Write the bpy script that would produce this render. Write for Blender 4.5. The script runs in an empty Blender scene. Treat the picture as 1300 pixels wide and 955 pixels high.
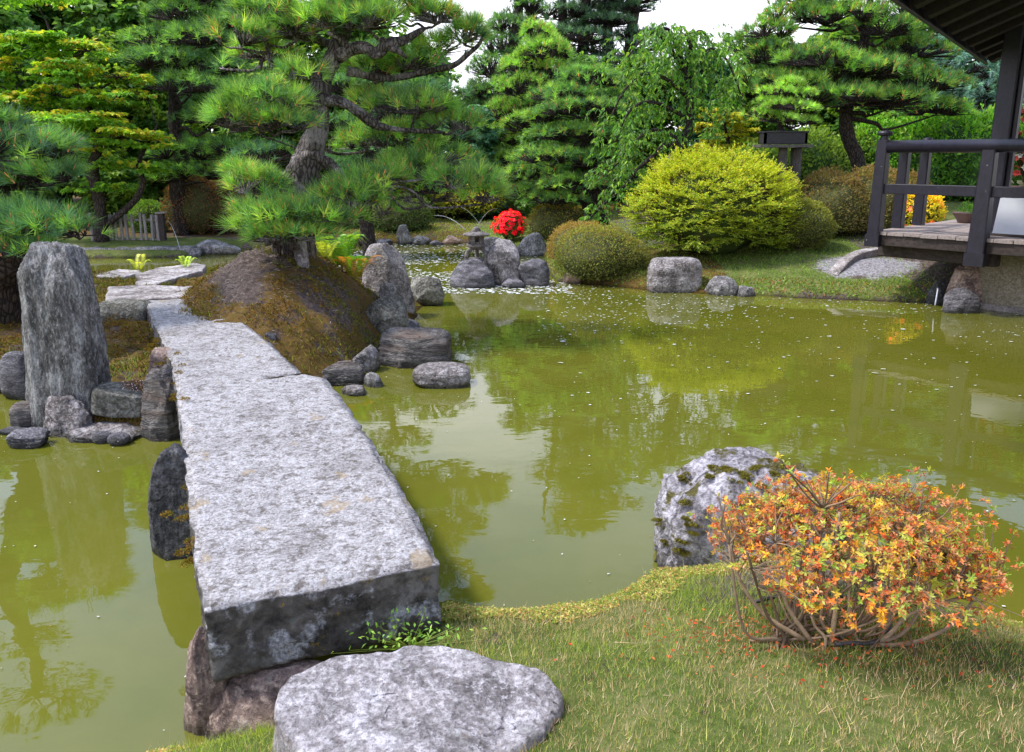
EXPO = 0.62
import bpy, math
import numpy as np
from mathutils import Vector
R = math.radians
SC = bpy.context.scene
COL = SC.collection
rng = np.random.default_rng(11)

# ------------------------------------------------------------------ camera model (28 mm, 13 deg down, 1.9 m above the water)
CAMZ, TH, F = 1.9, R(13.0), 1011.0
cT, sT = math.cos(TH), math.sin(TH)
def ray(px, py):
    x = (px-650)/F; y = (433-py)/F
    return np.array([x, y*sT+cT, y*cT-sT])
def G(px, py, z=0.0):
    d = ray(px, py); t = (z-CAMZ)/d[2]
    return np.array([0, 0, CAMZ])+d*t
def W(px, py, Y):
    d = ray(px, py); t = Y/d[1]
    return np.array([0, 0, CAMZ])+d*t
def pxm(Y, z=0.5):                       # metres per photo pixel at distance Y
    return (Y*cT+(CAMZ-z)*sT)/F

# ------------------------------------------------------------------ noise
def _h(ix, iy, iz, s=0):
    n = (ix.astype(np.int64)*374761393+iy.astype(np.int64)*668265263+iz.astype(np.int64)*2147483629+s*1013904223) & 0xffffffff
    n = ((n ^ (n >> 13))*1274126177) & 0xffffffff
    n = n ^ (n >> 16)
    return n/2147483647.5-1.0
def vnoise(p, s=0):
    i = np.floor(p); f = p-i; u = f*f*f*(f*(f*6-15)+10); i = i.astype(np.int64)
    r = 0
    for dx in (0, 1):
        wx = u[:, 0] if dx else 1-u[:, 0]
        for dy in (0, 1):
            wy = u[:, 1] if dy else 1-u[:, 1]
            for dz in (0, 1):
                wz = u[:, 2] if dz else 1-u[:, 2]
                r = r+wx*wy*wz*_h(i[:, 0]+dx, i[:, 1]+dy, i[:, 2]+dz, s)
    return r
def fbm(p, o=4, s=0, g=0.5, ridged=False):
    a = 1.0; r = 0; t = 0
    for k in range(o):
        n = vnoise(p, s+k*17)
        if ridged: n = 1-2*np.abs(n)
        r = r+a*n; t += a; a *= g; p = p*2.03+7.1
    return r/t
def norm(v):
    return v/np.maximum(np.linalg.norm(v, axis=-1, keepdims=True), 1e-9)

# ------------------------------------------------------------------ mesh builder
class MB:
    def __init__(s): s.V = []; s.T = []; s.C = []; s.n = 0
    def add(s, v, t, c=(0.5, 0.5, 0.5)):
        v = np.asarray(v, float); t = np.asarray(t, int)
        c = np.asarray(c, float)
        if c.ndim == 1: c = np.tile(c, (len(v), 1))
        s.V.append(v); s.T.append(t+s.n); s.C.append(c); s.n += len(v)
    def quads(s, v, q, c=(0.5, 0.5, 0.5)):
        q = np.asarray(q, int); s.add(v, np.concatenate([q[:, [0, 1, 2]], q[:, [0, 2, 3]]]), c)
def mk(name, mb, mat, parent=None, loc=None, smooth=False, label=None, cat=None, group=None, kind=None):
    V = np.concatenate(mb.V); T = np.concatenate(mb.T); C = np.concatenate(mb.C)
    off = np.zeros(3)
    if parent is not None: off = np.array(parent.get('_o', (0, 0, 0)))
    elif loc is not None: off = np.asarray(loc, float)
    V = V-off
    me = bpy.data.meshes.new(name)
    me.vertices.add(len(V)); me.vertices.foreach_set('co', V.astype(np.float32).ravel())
    me.loops.add(len(T)*3); me.loops.foreach_set('vertex_index', T.astype(np.int32).ravel())
    me.polygons.add(len(T)); me.polygons.foreach_set('loop_start', np.arange(0, len(T)*3, 3, dtype=np.int32))
    me.polygons.foreach_set('use_smooth', np.full(len(T), smooth, dtype=bool))
    me.update(calc_edges=True)
    a = me.color_attributes.new('col', 'FLOAT_COLOR', 'POINT')
    cc = np.ones((len(V), 4), np.float32); cc[:, :3] = C
    a.data.foreach_set('color', cc.ravel())
    me.materials.append(mat)
    o = bpy.data.objects.new(name, me); COL.objects.link(o)
    if parent is not None: o.parent = parent
    else: o.location = off; o['_o'] = [float(x) for x in off]
    tag(o, label, cat, group, kind)
    return o
def tag(o, label=None, cat=None, group=None, kind=None):
    if label: o['label'] = label
    if cat: o['category'] = cat
    if group: o['group'] = group
    if kind: o['kind'] = kind
    return o
def empty(name, loc, label, cat, group=None):
    o = bpy.data.objects.new(name, None); COL.objects.link(o); o.location = [float(x) for x in loc]
    o['_o'] = [float(x) for x in loc]
    return tag(o, label, cat, group)
def copy_tree(root, loc, rz=0.0, sc=1.0, label=None, group=None):
    c = root.copy(); COL.objects.link(c); c.location = [float(x) for x in loc]; c.rotation_euler = (0, 0, rz); c.scale = (sc, sc, sc)
    c['_o'] = [float(x) for x in loc]
    if label: c['label'] = label
    if group: c['group'] = group
    for ch in list(root.children):
        d = ch.copy(); COL.objects.link(d); d.parent = c
        for g in list(ch.children):
            e = g.copy(); COL.objects.link(e); e.parent = d
    return c

def tube(mb, pts, rad, seg=8, c=(0.5, 0.5, 0.5), rough=0.0, cap=True):
    pts = np.asarray(pts, float); n = len(pts); rad = np.broadcast_to(np.asarray(rad, float), (n,))
    tan = norm(np.gradient(pts, axis=0)); ref = np.array([0.13, 0.9, 0.31])
    if abs(tan[0]@norm(ref)) > 0.95: ref = np.array([0.9, 0.1, 0.2])
    a = norm(np.cross(tan, ref)); b = np.cross(tan, a)
    an = np.linspace(0, 2*math.pi, seg, endpoint=False)
    v = pts[:, None]+(a[:, None]*np.cos(an)[None, :, None]+b[:, None]*np.sin(an)[None, :, None])*rad[:, None, None]
    v = v.reshape(-1, 3)
    if rough:
        d = norm(v-np.repeat(pts, seg, axis=0))
        v = v+d*(fbm(v*np.array([9, 9, 5.]), 3, 3, ridged=True)*rough*np.repeat(rad, seg))[:, None]
    i = np.arange(n-1)[:, None]*seg; j = np.arange(seg)[None]
    q = np.stack([i+j, i+(j+1) % seg, i+seg+(j+1) % seg, i+seg+j], -1).reshape(-1, 4)
    t = np.concatenate([q[:, [0, 1, 2]], q[:, [0, 2, 3]]])
    if cap:
        v = np.concatenate([v, pts[:1], pts[-1:]]); m = n*seg; jj = np.arange(seg)
        t = np.concatenate([t, np.stack([np.full(seg, m), (jj+1) % seg, jj], -1), np.stack([np.full(seg, m+1), (n-1)*seg+jj, (n-1)*seg+(jj+1) % seg], -1)])
    mb.add(v, t, c)
def spline(P, k=6):
    P = np.asarray(P, float); n = len(P)
    if n < 3:
        return np.array([P[0]+(P[-1]-P[0])*t for t in np.linspace(0, 1, k+1)])
    Q = np.concatenate([[2*P[0]-P[1]], P, [2*P[-1]-P[-2]]]); out = []
    for i in range(1, n):
        p0, p1, p2, p3 = Q[i-1:i+3]
        for t in np.linspace(0, 1, k, endpoint=False):
            out.append(.5*((2*p1)+(-p0+p2)*t+(2*p0-5*p1+4*p2-p3)*t*t+(-p0+3*p1-3*p2+p3)*t**3))
    out.append(P[-1]); return np.array(out)
def sticks(mb, A, B, r0, r1, c):
    A = np.asarray(A, float); B = np.asarray(B, float); n = len(A)
    if n == 0: return
    t = norm(B-A); ref = np.tile([0.3, 0.2, 0.93], (n, 1)); ref[np.abs((t*norm(ref)).sum(1)) > 0.9] = [0.9, 0.3, 0.1]
    a = norm(np.cross(t, ref)); b = np.cross(t, a); vs = []
    for (P, r) in ((A, r0), (B, r1)):
        r = np.broadcast_to(np.asarray(r, float), (n,))[:, None]
        for k in range(3):
            an = 2*math.pi*k/3; vs.append(P+(a*math.cos(an)+b*math.sin(an))*r)
    v = np.stack(vs, 1).reshape(-1, 3); o = np.arange(n)[:, None, None]*6
    f = np.array([[0, 1, 4], [0, 4, 3], [1, 2, 5], [1, 5, 4], [2, 0, 3], [2, 3, 5]])[None]
    c = np.asarray(c, float)
    if c.ndim == 2: c = np.repeat(c, 6, axis=0)
    mb.add(v, (f+o).reshape(-1, 3), c)
def leaves(mb, P, A, N, L, Wd, C, fold=0.25):
    n = len(P); A = norm(A); S = norm(np.cross(A, N)); N = np.cross(S, A)
    L = np.broadcast_to(L, (n,))[:, None]; Wd = np.broadcast_to(Wd, (n,))[:, None]
    mid = P+A*L*0.5+N*L*(-0.10)
    v = np.stack([P, mid+S*Wd*.5+N*Wd*fold, P+A*L-N*L*0.18, mid-S*Wd*.5+N*Wd*fold], 1).reshape(-1, 3)
    o = np.arange(n)[:, None, None]*4
    f = np.array([[0, 1, 2], [0, 2, 3]])[None]
    mb.add(v, (f+o).reshape(-1, 3), np.repeat(np.asarray(C, float), 4, axis=0))
def blades(mb, P, D, L, w, C, bend=None):
    n = len(P); D = norm(D); S = norm(np.cross(D, rng.normal(size=(n, 3))))
    L = np.broadcast_to(L, (n,))[:, None]; w = np.broadcast_to(w, (n,))[:, None]
    tip = P+D*L
    if bend is not None: tip = tip+bend
    v = np.stack([P-S*w*.5, P+S*w*.5, tip], 1).reshape(-1, 3)
    mb.add(v, np.arange(n*3).reshape(-1, 3), np.repeat(np.asarray(C, float), 3, axis=0))
def tufts(mb, P, A, L, w, K, cols, spread=(15, 75), shoot=0.35, r=rng):
    n = len(P); A = norm(A); P2 = np.repeat(P, K, 0); A2 = np.repeat(A, K, 0)
    rn = norm(np.cross(A2, r.normal(size=(n*K, 3)))); th = np.radians(r.uniform(spread[0], spread[1], n*K))[:, None]
    D = A2*np.cos(th)+rn*np.sin(th)
    L = np.broadcast_to(L, (n,)); L2 = np.repeat(L, K)*r.uniform(.75, 1.15, n*K)
    base = P2+A2*(r.random(n*K)*shoot*L2)[:, None]
    k = r.integers(0, len(cols), n)
    c = np.asarray(cols)[k]*r.uniform(.55, 1.45, (n, 1)); c = np.repeat(c, K, 0)*r.uniform(.75, 1.25, (n*K, 1))
    blades(mb, base, D, L2, w, c, bend=np.array([0, 0, -1.])*(L2*.12*np.sin(th[:, 0]))[:, None])

def ico(level):
    import bmesh
    bm = bmesh.new(); bmesh.ops.create_icosphere(bm, subdivisions=level, radius=1.0)
    v = np.array([x.co[:] for x in bm.verts]); t = np.array([[y.index for y in f.verts] for f in bm.faces]); bm.free()
    return v, t
ICO = {k: ico(k) for k in (2, 3, 4, 5, 6)}
def box_grid(nx, ny, nz):
    vs = []; qs = []; n = 0
    def g(a, b, f):
        nonlocal n
        u, w = np.meshgrid(np.linspace(0, 1, a+1), np.linspace(0, 1, b+1), indexing='ij')
        v = f(u.ravel(), w.ravel()); i = np.arange(a)[:, None]*(b+1)+np.arange(b)[None]
        q = np.stack([i, i+b+1, i+b+2, i+1], -1).reshape(-1, 4)+n
        vs.append(v); qs.append(q); n += len(v)
    z0 = lambda u: np.zeros_like(u); z1 = lambda u: np.ones_like(u)
    g(nx, ny, lambda u, w: np.stack([u, w, z1(u)], 1)); 
    g(ny, nx, lambda u, w: np.stack([w, u, z0(u)], 1))
    g(nz, nx, lambda u, w: np.stack([w, z0(u), 1-u], 1)); g(nx, nz, lambda u, w: np.stack([u, z1(u), 1-w], 1))
    g(ny, nz, lambda u, w: np.stack([z0(u), u, 1-w], 1)); g(nz, ny, lambda u, w: np.stack([z1(u), w, 1-u], 1))
    V = np.concatenate(vs); Q = np.concatenate(qs)
    key = np.round(V*1e6).astype(np.int64); _, idx, inv = np.unique(key, axis=0, return_index=True, return_inverse=True)
    Q = inv.ravel()[Q]; return V[idx], np.concatenate([Q[:, [0, 1, 2]], Q[:, [0, 2, 3]]])
def beam(mb, a, b, w, h, up=(0, 0, 1), c=(0.5, 0.5, 0.5), w2=None, bev=0.006):
    """rectangular bar from a to b with bevelled long edges"""
    a = np.asarray(a, float); b = np.asarray(b, float); t = norm(b-a); s = norm(np.cross(t, np.asarray(up, float))); u = np.cross(s, t)
    w2 = w if w2 is None else w2; pr = []
    for P, ww in ((a, w), (b, w2)):
        hh = h*(ww/w) if w2 != w else h
        x = ww/2; y = hh/2; e = min(bev, x*.4, y*.4)
        for (p, q) in ((-x+e, -y), (x-e, -y), (x, -y+e), (x, y-e), (x-e, y), (-x+e, y), (-x, y-e), (-x, -y+e)):
            pr.append(P+s*p+u*q)
    v = np.array(pr); t2 = []
    for k in range(8): t2 += [[k, (k+1) % 8, 8+(k+1) % 8], [k, 8+(k+1) % 8, 8+k]]
    for k in range(1, 7): t2 += [[0, k+1, k], [8, 8+k, 9+k]]
    mb.add(v, t2, c)
def lathe(mb, prof, cx, cy, seg=24, c=(0.5, 0.5, 0.5), wob=0.0, sides=None):
    prof = np.asarray(prof, float); n = len(prof); an = np.linspace(0, 2*math.pi, seg, endpoint=False)
    k = np.ones(seg)
    if sides:
        k = 1/np.cos((an % (2*math.pi/sides))-math.pi/sides)*math.cos(math.pi/sides)
    r = prof[:, 0][:, None]*k[None]
    v = np.stack([cx+r*np.cos(an), cy+r*np.sin(an), np.repeat(prof[:, 1][:, None], seg, 1)], -1).reshape(-1, 3)
    if wob: v = v+np.stack([fbm(v*14, 2, s) for s in (1, 2, 3)], 1)*wob
    i = np.arange(n-1)[:, None]*seg; j = np.arange(seg)[None]
    q = np.stack([i+j, i+(j+1) % seg, i+seg+(j+1) % seg, i+seg+j], -1).reshape(-1, 4)
    mb.quads(v, q, c)

# ------------------------------------------------------------------ materials
def newmat(name):
    m = bpy.data.materials.new(name); m.use_nodes = True; nt = m.node_tree; nt.nodes.clear()
    return m, nt
class NT:
    def __init__(s, nt): s.nt = nt
    def n(s, t, ins=None, **kw):
        x = s.nt.nodes.new(t)
        for k, v in kw.items(): setattr(x, k, v)
        for k, v in (ins or {}).items():
            if hasattr(v, 'is_linked') or isinstance(v, bpy.types.NodeSocket): s.nt.links.new(v, x.inputs[k])
            else: x.inputs[k].default_value = v
        return x
    def noise(s, vec, scale, detail=5, rough=.55, dist=0.0):
        return s.n('ShaderNodeTexNoise', {'Vector': vec, 'Scale': scale, 'Detail': detail, 'Roughness': rough, 'Distortion': dist}).outputs['Fac']
    def ramp(s, fac, stops):
        r = s.n('ShaderNodeValToRGB', {'Fac': fac}); e = r.color_ramp.elements
        while len(e) < len(stops): e.new(0.5)
        for k, (p, c) in enumerate(stops):
            e[k].position = p; e[k].color = (*c, 1) if len(c) == 3 else c
        return r.outputs['Color']
    def mix(s, f, a, b, mode='MIX'):
        x = s.n('ShaderNodeMix', data_type='RGBA', blend_type=mode)
        for i, v in ((0, f), (6, a), (7, b)):
            if isinstance(v, bpy.types.NodeSocket): s.nt.links.new(v, x.inputs[i])
            else: x.inputs[i].default_value = v if i == 0 else ((*v, 1) if len(v) == 3 else v)
        return x.outputs[2]
    def math(s, op, a, b=0.0, clamp=False):
        x = s.n('ShaderNodeMath', operation=op, use_clamp=clamp)
        for i, v in ((0, a), (1, b)):
            if isinstance(v, bpy.types.NodeSocket): s.nt.links.new(v, x.inputs[i])
            else: x.inputs[i].default_value = v
        return x.outputs[0]
    def mapr(s, v, a, b, c=0.0, d=1.0):
        return s.n('ShaderNodeMapRange', {'Value': v, 'From Min': a, 'From Max': b, 'To Min': c, 'To Max': d}).outputs[0]
    def bump(s, h, strength=.5, dist=.02, nrm=None):
        i = {'Height': h, 'Strength': strength, 'Distance': dist}
        if nrm is not None: i['Normal'] = nrm
        return s.n('ShaderNodeBump', i).outputs[0]
    def out(s, sh):
        s.n('ShaderNodeOutputMaterial', {'Surface': sh})
    def pbsdf(s, **k):
        ins = {kk.replace('_', ' '): v for kk, v in k.items()}
        return s.n('ShaderNodeBsdfPrincipled', ins).outputs[0]
    def obj(s): return s.n('ShaderNodeTexCoord').outputs['Object']
    def xyz(s, v): return s.n('ShaderNodeSeparateXYZ', {0: v}).outputs
    def geo(s): return s.n('ShaderNodeNewGeometry').outputs
    def scl(s, v, sc): return s.n('ShaderNodeMapping', {'Vector': v, 'Scale': sc}).outputs[0]

def leafmat(name, trans=0.35, rough=.45, spec=.35, bst=1.0, tint=(1, 1, 1)):
    m, nt = newmat(name); t = NT(nt)
    c = t.mix(1.0, t.n('ShaderNodeAttribute', attribute_name='col').outputs['Color'], (1.42*bst*tint[0], 1.42*bst*tint[1], 1.25*bst*tint[2]), 'MULTIPLY')
    p = t.pbsdf(Base_Color=c, Roughness=rough, Specular_IOR_Level=spec)
    c2 = t.mix(1.0, c, (1.15, 1.25, .5), 'MULTIPLY')
    tr = t.n('ShaderNodeBsdfTranslucent', {'Color': c2}).outputs[0]
    t.out(t.n('ShaderNodeMixShader', {0: trans, 1: p, 2: tr}).outputs[0]); return m
LEAF = leafmat('leaf', .45, bst=1.45, tint=(1.20, .96, 1.35))
MOSSM = leafmat('moss_blades', .12, .8, .15, .85)
NEEDLE = leafmat('needle', .42, .45, .5, 1.85, tint=(1.34, .87, 1.45))
FLOWER = leafmat('flower', .30, .6, .2, .66)
def attrmat(name, rough=.8, bump=.4, scale=30, spec=.3, var=.25, stretch=(1, 1, 1)):
    m, nt = newmat(name); t = NT(nt)
    c = t.n('ShaderNodeAttribute', attribute_name='col').outputs['Color']; v = t.scl(t.obj(), stretch)
    n = t.noise(v, scale, 6, .65); f = t.mapr(n, .3, .7, 1-var, 1+var)
    c2 = t.mix(1.0, c, t.n('ShaderNodeCombineColor', {0: f, 1: f, 2: f}).outputs[0], 'MULTIPLY')
    t.out(t.pbsdf(Base_Color=c2, Roughness=rough, Specular_IOR_Level=spec, Normal=t.bump(n, bump, .01))); return m
def barkmat(name, a, b, scale=14, lich=None, vs=.35):
    m, nt = newmat(name); t = NT(nt); o = t.obj(); v = t.scl(o, (1, 1, vs))
    vo = t.n('ShaderNodeTexVoronoi', {'Vector': v, 'Scale': scale}, feature='DISTANCE_TO_EDGE').outputs[0]
    n = t.noise(v, scale*1.5, 7, .7); h = t.math('ADD', t.mapr(vo, 0, .25), n)
    c = t.mix(t.mapr(h, .45, 1.3), a, b)
    if lich:
        c = t.mix(t.mapr(t.noise(o, 4, 5, .6), .5, .6), c, t.mix(t.noise(o, 60, 3), lich, b))
    t.out(t.pbsdf(Base_Color=c, Roughness=.9, Specular_IOR_Level=.2, Normal=t.bump(h, .8, .03))); return m
BARK = barkmat('bark_dark', (.016, .012, .011), (.085, .065, .055), 24)
BARK_L = barkmat('bark_lichen', (.03, .023, .02), (.17, .14, .125), 26, (.5, .44, .44))
BARK_R = barkmat('bark_red', (.07, .03, .02), (.26, .12, .07), 5)
TWIG = attrmat('twig', .85, .5, 40)

def rockmat(name, dark, mid, light, scale=5, layer=(1, 1, 1), moss=0.0, mosscol=(.10, .085, .012), lichen=0.0, pit=.4, wet=True, tint=None, side=0.0, warm=None, bs=1.0, crack=.55, sidecol=None):
    m, nt = newmat(name); t = NT(nt); o = t.scl(t.obj(), layer)
    n1 = t.noise(o, scale, 9, .68, .3); n2 = t.noise(o, scale*7, 7, .7); n3 = t.noise(o, scale*.5, 3, .5)
    vo = t.n('ShaderNodeTexVoronoi', {'Vector': o, 'Scale': scale*9}).outputs[0]
    c = t.ramp(n1, [(.38, tuple(x*1.1 for x in dark)), (.51, tuple(x*1.35 for x in mid)), (.63, tuple(x*1.45 for x in light))])
    c = t.mix(t.mapr(n2, .53, .43, 0, .8), c, t.mix(.7, c, dark))
    c = t.mix(t.mapr(n2, .54, .62, 0, .65), c, tuple(x*1.35 for x in light))
    if warm: c = t.mix(t.mapr(n3, .48, .62, 0, .8), c, warm)
    g = t.geo(); nz = t.xyz(g['Normal'])[2]
    if side: c = t.mix(t.mapr(t.math('ADD', nz, t.math('MULTIPLY', n2, .5)), 1.0, .45, 0, side), c, t.ramp(t.noise(o, scale*1.6, 8, .7), [(.38, sidecol or dark), (.55, tuple(x*2.6 for x in (sidecol or dark))), (.68, mid)]))
    if lichen:
        l = t.noise(o, scale*2.4, 5, .6, .4)
        c = t.mix(t.math('MULTIPLY', t.mapr(l, .60, .64), lichen), c, t.mix(t.mapr(n2, .4, .6), (.55, .56, .52), (.38, .42, .36)))
        l2 = t.noise(t.scl(o, (1.3, 1.1, 1.2)), scale*3.1, 4, .6, .4)
        c = t.mix(t.math('MULTIPLY', t.mapr(l2, .64, .68), lichen*.8), c, (.22, .13, .02))
    if moss:
        ms = t.math('ADD', t.noise(t.obj(), 5.5, 6, .65), t.math('MULTIPLY', nz, .14))
        mf = t.mapr(ms, .80-moss*.35, .86-moss*.35)
        c = t.mix(mf, c, t.mix(t.noise(t.obj(), 35, 4), tuple(x*1.2 for x in mosscol), tuple(x*.5 for x in mosscol)))
    rough = .82
    if wet:
        z = t.xyz(g['Position'])[2]; wn = t.math('ADD', z, t.math('MULTIPLY', n1, -.06))
        wf = t.mapr(wn, .035, -.015); c = t.mix(wf, c, t.mix(1.0, c, (.3, .3, .27), 'MULTIPLY'))
        rough = t.mapr(wf, 0, 1, .82, .3)
    n4 = t.noise(o, scale*18, 5, .75)
    cr = t.n('ShaderNodeTexVoronoi', {'Vector': t.n('ShaderNodeMixRGB', {0: .35, 1: o, 2: t.n('ShaderNodeTexNoise', {'Vector': o, 'Scale': scale*.8}).outputs['Color']}).outputs[0], 'Scale': scale*.9}, feature='DISTANCE_TO_EDGE').outputs[0]
    ck = t.mapr(cr, 0, .035); c = t.mix(t.math('MULTIPLY', t.math('SUBTRACT', 1.0, ck), crack), c, t.mix(1.0, c, (.25, .22, .2), 'MULTIPLY'))
    c = t.mix(t.mapr(n4, .38, .47, .75, 0), c, t.mix(1.0, c, (.4, .38, .36), 'MULTIPLY')); c = t.mix(t.mapr(n4, .56, .68, 0, .5), c, light)
    h = t.math('ADD', t.math('MULTIPLY', n1, 1.6), t.math('ADD', t.math('MULTIPLY', n2, .9), t.math('ADD', t.math('MULTIPLY', vo, -pit*.5), t.math('ADD', t.math('MULTIPLY', n4, .35), t.math('MULTIPLY', ck, crack*.5)))))
    t.out(t.pbsdf(Base_Color=c, Roughness=rough, Specular_IOR_Level=.35, Normal=t.bump(h, .9*bs, .03))); return m
GRANITE = rockmat('granite', (.16, .14, .13), (.31, .29, .28), (.43, .41, .425), 19, lichen=.30, pit=.5, side=.92, wet=False, crack=0.0, sidecol=(.05, .043, .037), bs=.55)
def granite():
    m, nt = newmat('granite_slab'); t = NT(nt); o = t.obj(); g = t.geo(); nz = t.xyz(g['Normal'])[2]
    f = t.noise(o, 75, 5, .75); md = t.noise(o, 24, 6, .7, .3); lo = t.noise(o, 3.2, 6, .62); sp = t.noise(o, 48, 3, .6)
    c = t.ramp(f, [(.38, (.17, .153, .14)), (.5, (.32, .30, .295)), (.62, (.50, .475, .49))])
    c = t.mix(t.mapr(md, .47, .38, 0, .85), c, (.115, .095, .08))
    c = t.mix(t.mapr(md, .54, .62, 0, .5), c, (.52, .495, .51))
    c = t.mix(t.mapr(lo, .50, .38, 0, .55), c, t.mix(1.0, c, (.52, .49, .46), 'MULTIPLY'))
    c = t.mix(t.mapr(sp, .66, .70, 0, .9), c, (.05, .045, .04))
    lw = t.noise(t.scl(o, (1.2, .9, 1)), 5, 5, .65); c = t.mix(t.mapr(lw, .62, .66, 0, .6), c, (.30, .22, .12))
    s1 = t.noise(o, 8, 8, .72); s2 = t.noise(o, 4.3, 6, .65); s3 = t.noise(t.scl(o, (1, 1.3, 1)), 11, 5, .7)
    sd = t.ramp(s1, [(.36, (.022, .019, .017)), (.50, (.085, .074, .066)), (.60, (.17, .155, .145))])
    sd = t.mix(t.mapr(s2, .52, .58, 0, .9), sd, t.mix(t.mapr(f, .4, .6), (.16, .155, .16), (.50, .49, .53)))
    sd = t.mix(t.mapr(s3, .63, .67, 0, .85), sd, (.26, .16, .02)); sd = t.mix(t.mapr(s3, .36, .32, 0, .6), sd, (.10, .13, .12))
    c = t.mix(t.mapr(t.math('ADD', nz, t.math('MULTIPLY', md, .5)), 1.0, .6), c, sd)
    h = t.math('ADD', t.math('MULTIPLY', md, 1.2), t.math('ADD', t.math('MULTIPLY', f, .45), t.math('MULTIPLY', s1, .8)))
    t.out(t.pbsdf(Base_Color=c, Roughness=.85, Specular_IOR_Level=.3, Normal=t.bump(h, .75, .012))); return m
GRANITE = granite()
R_GREY = rockmat('rock_grey', (.08, .073, .07), (.22, .205, .20), (.42, .39, .385), 5, moss=.15, lichen=.25)
R_LAYER = rockmat('rock_layered', (.07, .065, .062), (.22, .20, .19), (.40, .36, .33), 4, (1, 1, 6), moss=.25, bs=1.4, warm=(.24, .17, .13))
R_STRI = rockmat('rock_striated', (.07, .065, .06), (.22, .21, .20), (.42, .41, .40), 6, (1.7, 1.7, .7), moss=.12, bs=1.2, lichen=.2, crack=.3)
R_DARK = rockmat('rock_dark', (.03, .029, .03), (.075, .072, .075), (.16, .155, .16), 5, moss=.12)
R_BLUE = rockmat('rock_slate', (.07, .065, .07), (.16, .15, .16), (.30, .28, .30), 7, (1, 1, 3))
R_WARM = rockmat('rock_warm', (.12, .08, .07), (.30, .21, .17), (.5, .38, .30), 4, lichen=.2, warm=(.40, .26, .2))
R_PALE = rockmat('rock_pale', (.12, .105, .11), (.38, .35, .37), (.58, .54, .58), 4.2, moss=.50, mosscol=(.14, .12, .02), pit=.35, bs=1.2)
R_MID = rockmat('rock_pitted', (.09, .075, .07), (.25, .22, .21), (.42, .38, .38), 5, moss=.08, pit=.9)
R_OLIVE = rockmat('rock_olive', (.06, .055, .045), (.17, .16, .13), (.30, .29, .25), 5, moss=.3)
LANT = rockmat('lantern_stone', (.10, .085, .075), (.22, .19, .17), (.34, .30, .28), 14, moss=.12, wet=False)
PATH = rockmat('path_stone', (.13, .11, .10), (.30, .26, .245), (.48, .44, .43), 4, (1, 1, 1), side=.7, wet=False, crack=.3)

def woodmat(name, a, b, rough=.45, stretch=(1, 1, 1), scale=12, chip=0.0, spec=.4):
    m, nt = newmat(name); t = NT(nt); o = t.scl(t.obj(), stretch)
    n = t.noise(o, scale, 7, .65, .3); c = t.mix(t.mapr(n, .3, .7), a, b)
    if chip:
        k = t.noise(t.obj(), 9, 7, .75); c = t.mix(t.mapr(k, .70-chip*.1, .71-chip*.1), c, (.55, .48, .45))
    t.out(t.pbsdf(Base_Color=c, Roughness=rough, Specular_IOR_Level=spec, Normal=t.bump(n, .35, .006))); return m
LACQ = woodmat('dark_painted_wood', (.007, .005, .009), (.022, .017, .030), .42, (3, 3, 1.2), 10, chip=.15, spec=.5)
DECKW = woodmat('weathered_planks', (.17, .13, .12), (.42, .35, .32), .8, (6, 1, 6), 9)
BEAMW = woodmat('old_beam', (.015, .011, .010), (.07, .05, .042), .8, (4, 1, 4), 7)
SOFF = woodmat('soffit_board', (.03, .018, .012), (.10, .06, .038), .8, (6, 1, 1), 5)
PICK = woodmat('grey_pickets', (.14, .12, .11), (.42, .37, .34), .85, (6, 6, 1), 10)
WHITE = woodmat('white_planter', (.62, .64, .72), (.72, .74, .80), .5, (1, 1, 1), 3)
CLAY = woodmat('clay_pot', (.10, .06, .05), (.20, .13, .11), .7, (1, 1, 1), 12)
BLACKP = woodmat('black_pot', (.018, .016, .018), (.05, .045, .045), .6, (1, 1, 4), 12)
PIPE = woodmat('grey_pipe', (.35, .36, .42), (.5, .5, .56), .3, (1, 1, 1), 8)
m, nt = newmat('water_jet'); t = NT(nt); t.out(t.pbsdf(Base_Color=(.9, .92, .95, 1), Roughness=.1, Transmission_Weight=.6, IOR=1.33)); JET = m
m, nt = newmat('pebbledash'); t = NT(nt); o = t.obj(); vo = t.n('ShaderNodeTexVoronoi', {'Vector': o, 'Scale': 55.0}); k = t.noise(o, 2.5, 4)
c = t.mix(.55, t.ramp(t.xyz(vo.outputs['Color'])[0], [(0, (.12, .09, .06)), (.5, (.30, .25, .18)), (1, (.46, .42, .36))]), (.20, .165, .115))
c = t.mix(t.mapr(k, .4, .7, 0, .5), c, (.13, .12, .06))
t.out(t.pbsdf(Base_Color=c, Roughness=.9, Normal=t.bump(vo.outputs['Distance'], -.6, .01))); PEB = m

# ground: masks in col: R moss, G grass, B gravel (rest soil)
m, nt = newmat('ground_cover'); t = NT(nt); P = t.geo()['Position']; mask = t.n('ShaderNodeAttribute', attribute_name='col').outputs['Color']
sp = t.n('ShaderNodeSeparateColor', {0: mask}).outputs
a = t.noise(P, 3.0, 8, .65); b = t.noise(P, 22, 7, .7); d = t.noise(P, 90, 4, .7)
soil = t.ramp(b, [(.3, (.045, .033, .028)), (.5, (.115, .085, .072)), (.72, (.26, .21, .19))])
mossc = t.ramp(t.math('ADD', t.math('MULTIPLY', b, .6), t.math('MULTIPLY', a, .4)), [(.34, (.035, .027, .012)), (.44, (.095, .058, .020)), (.52, (.17, .10, .026)), (.60, (.115, .085, .020)), (.70, (.10, .11, .020))])
grass = t.ramp(t.math('ADD', t.math('MULTIPLY', b, .5), t.math('MULTIPLY', a, .5)), [(.3, (.06, .06, .02)), (.48, (.11, .15, .03)), (.6, (.22, .21, .08)), (.72, (.30, .26, .13))])
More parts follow.
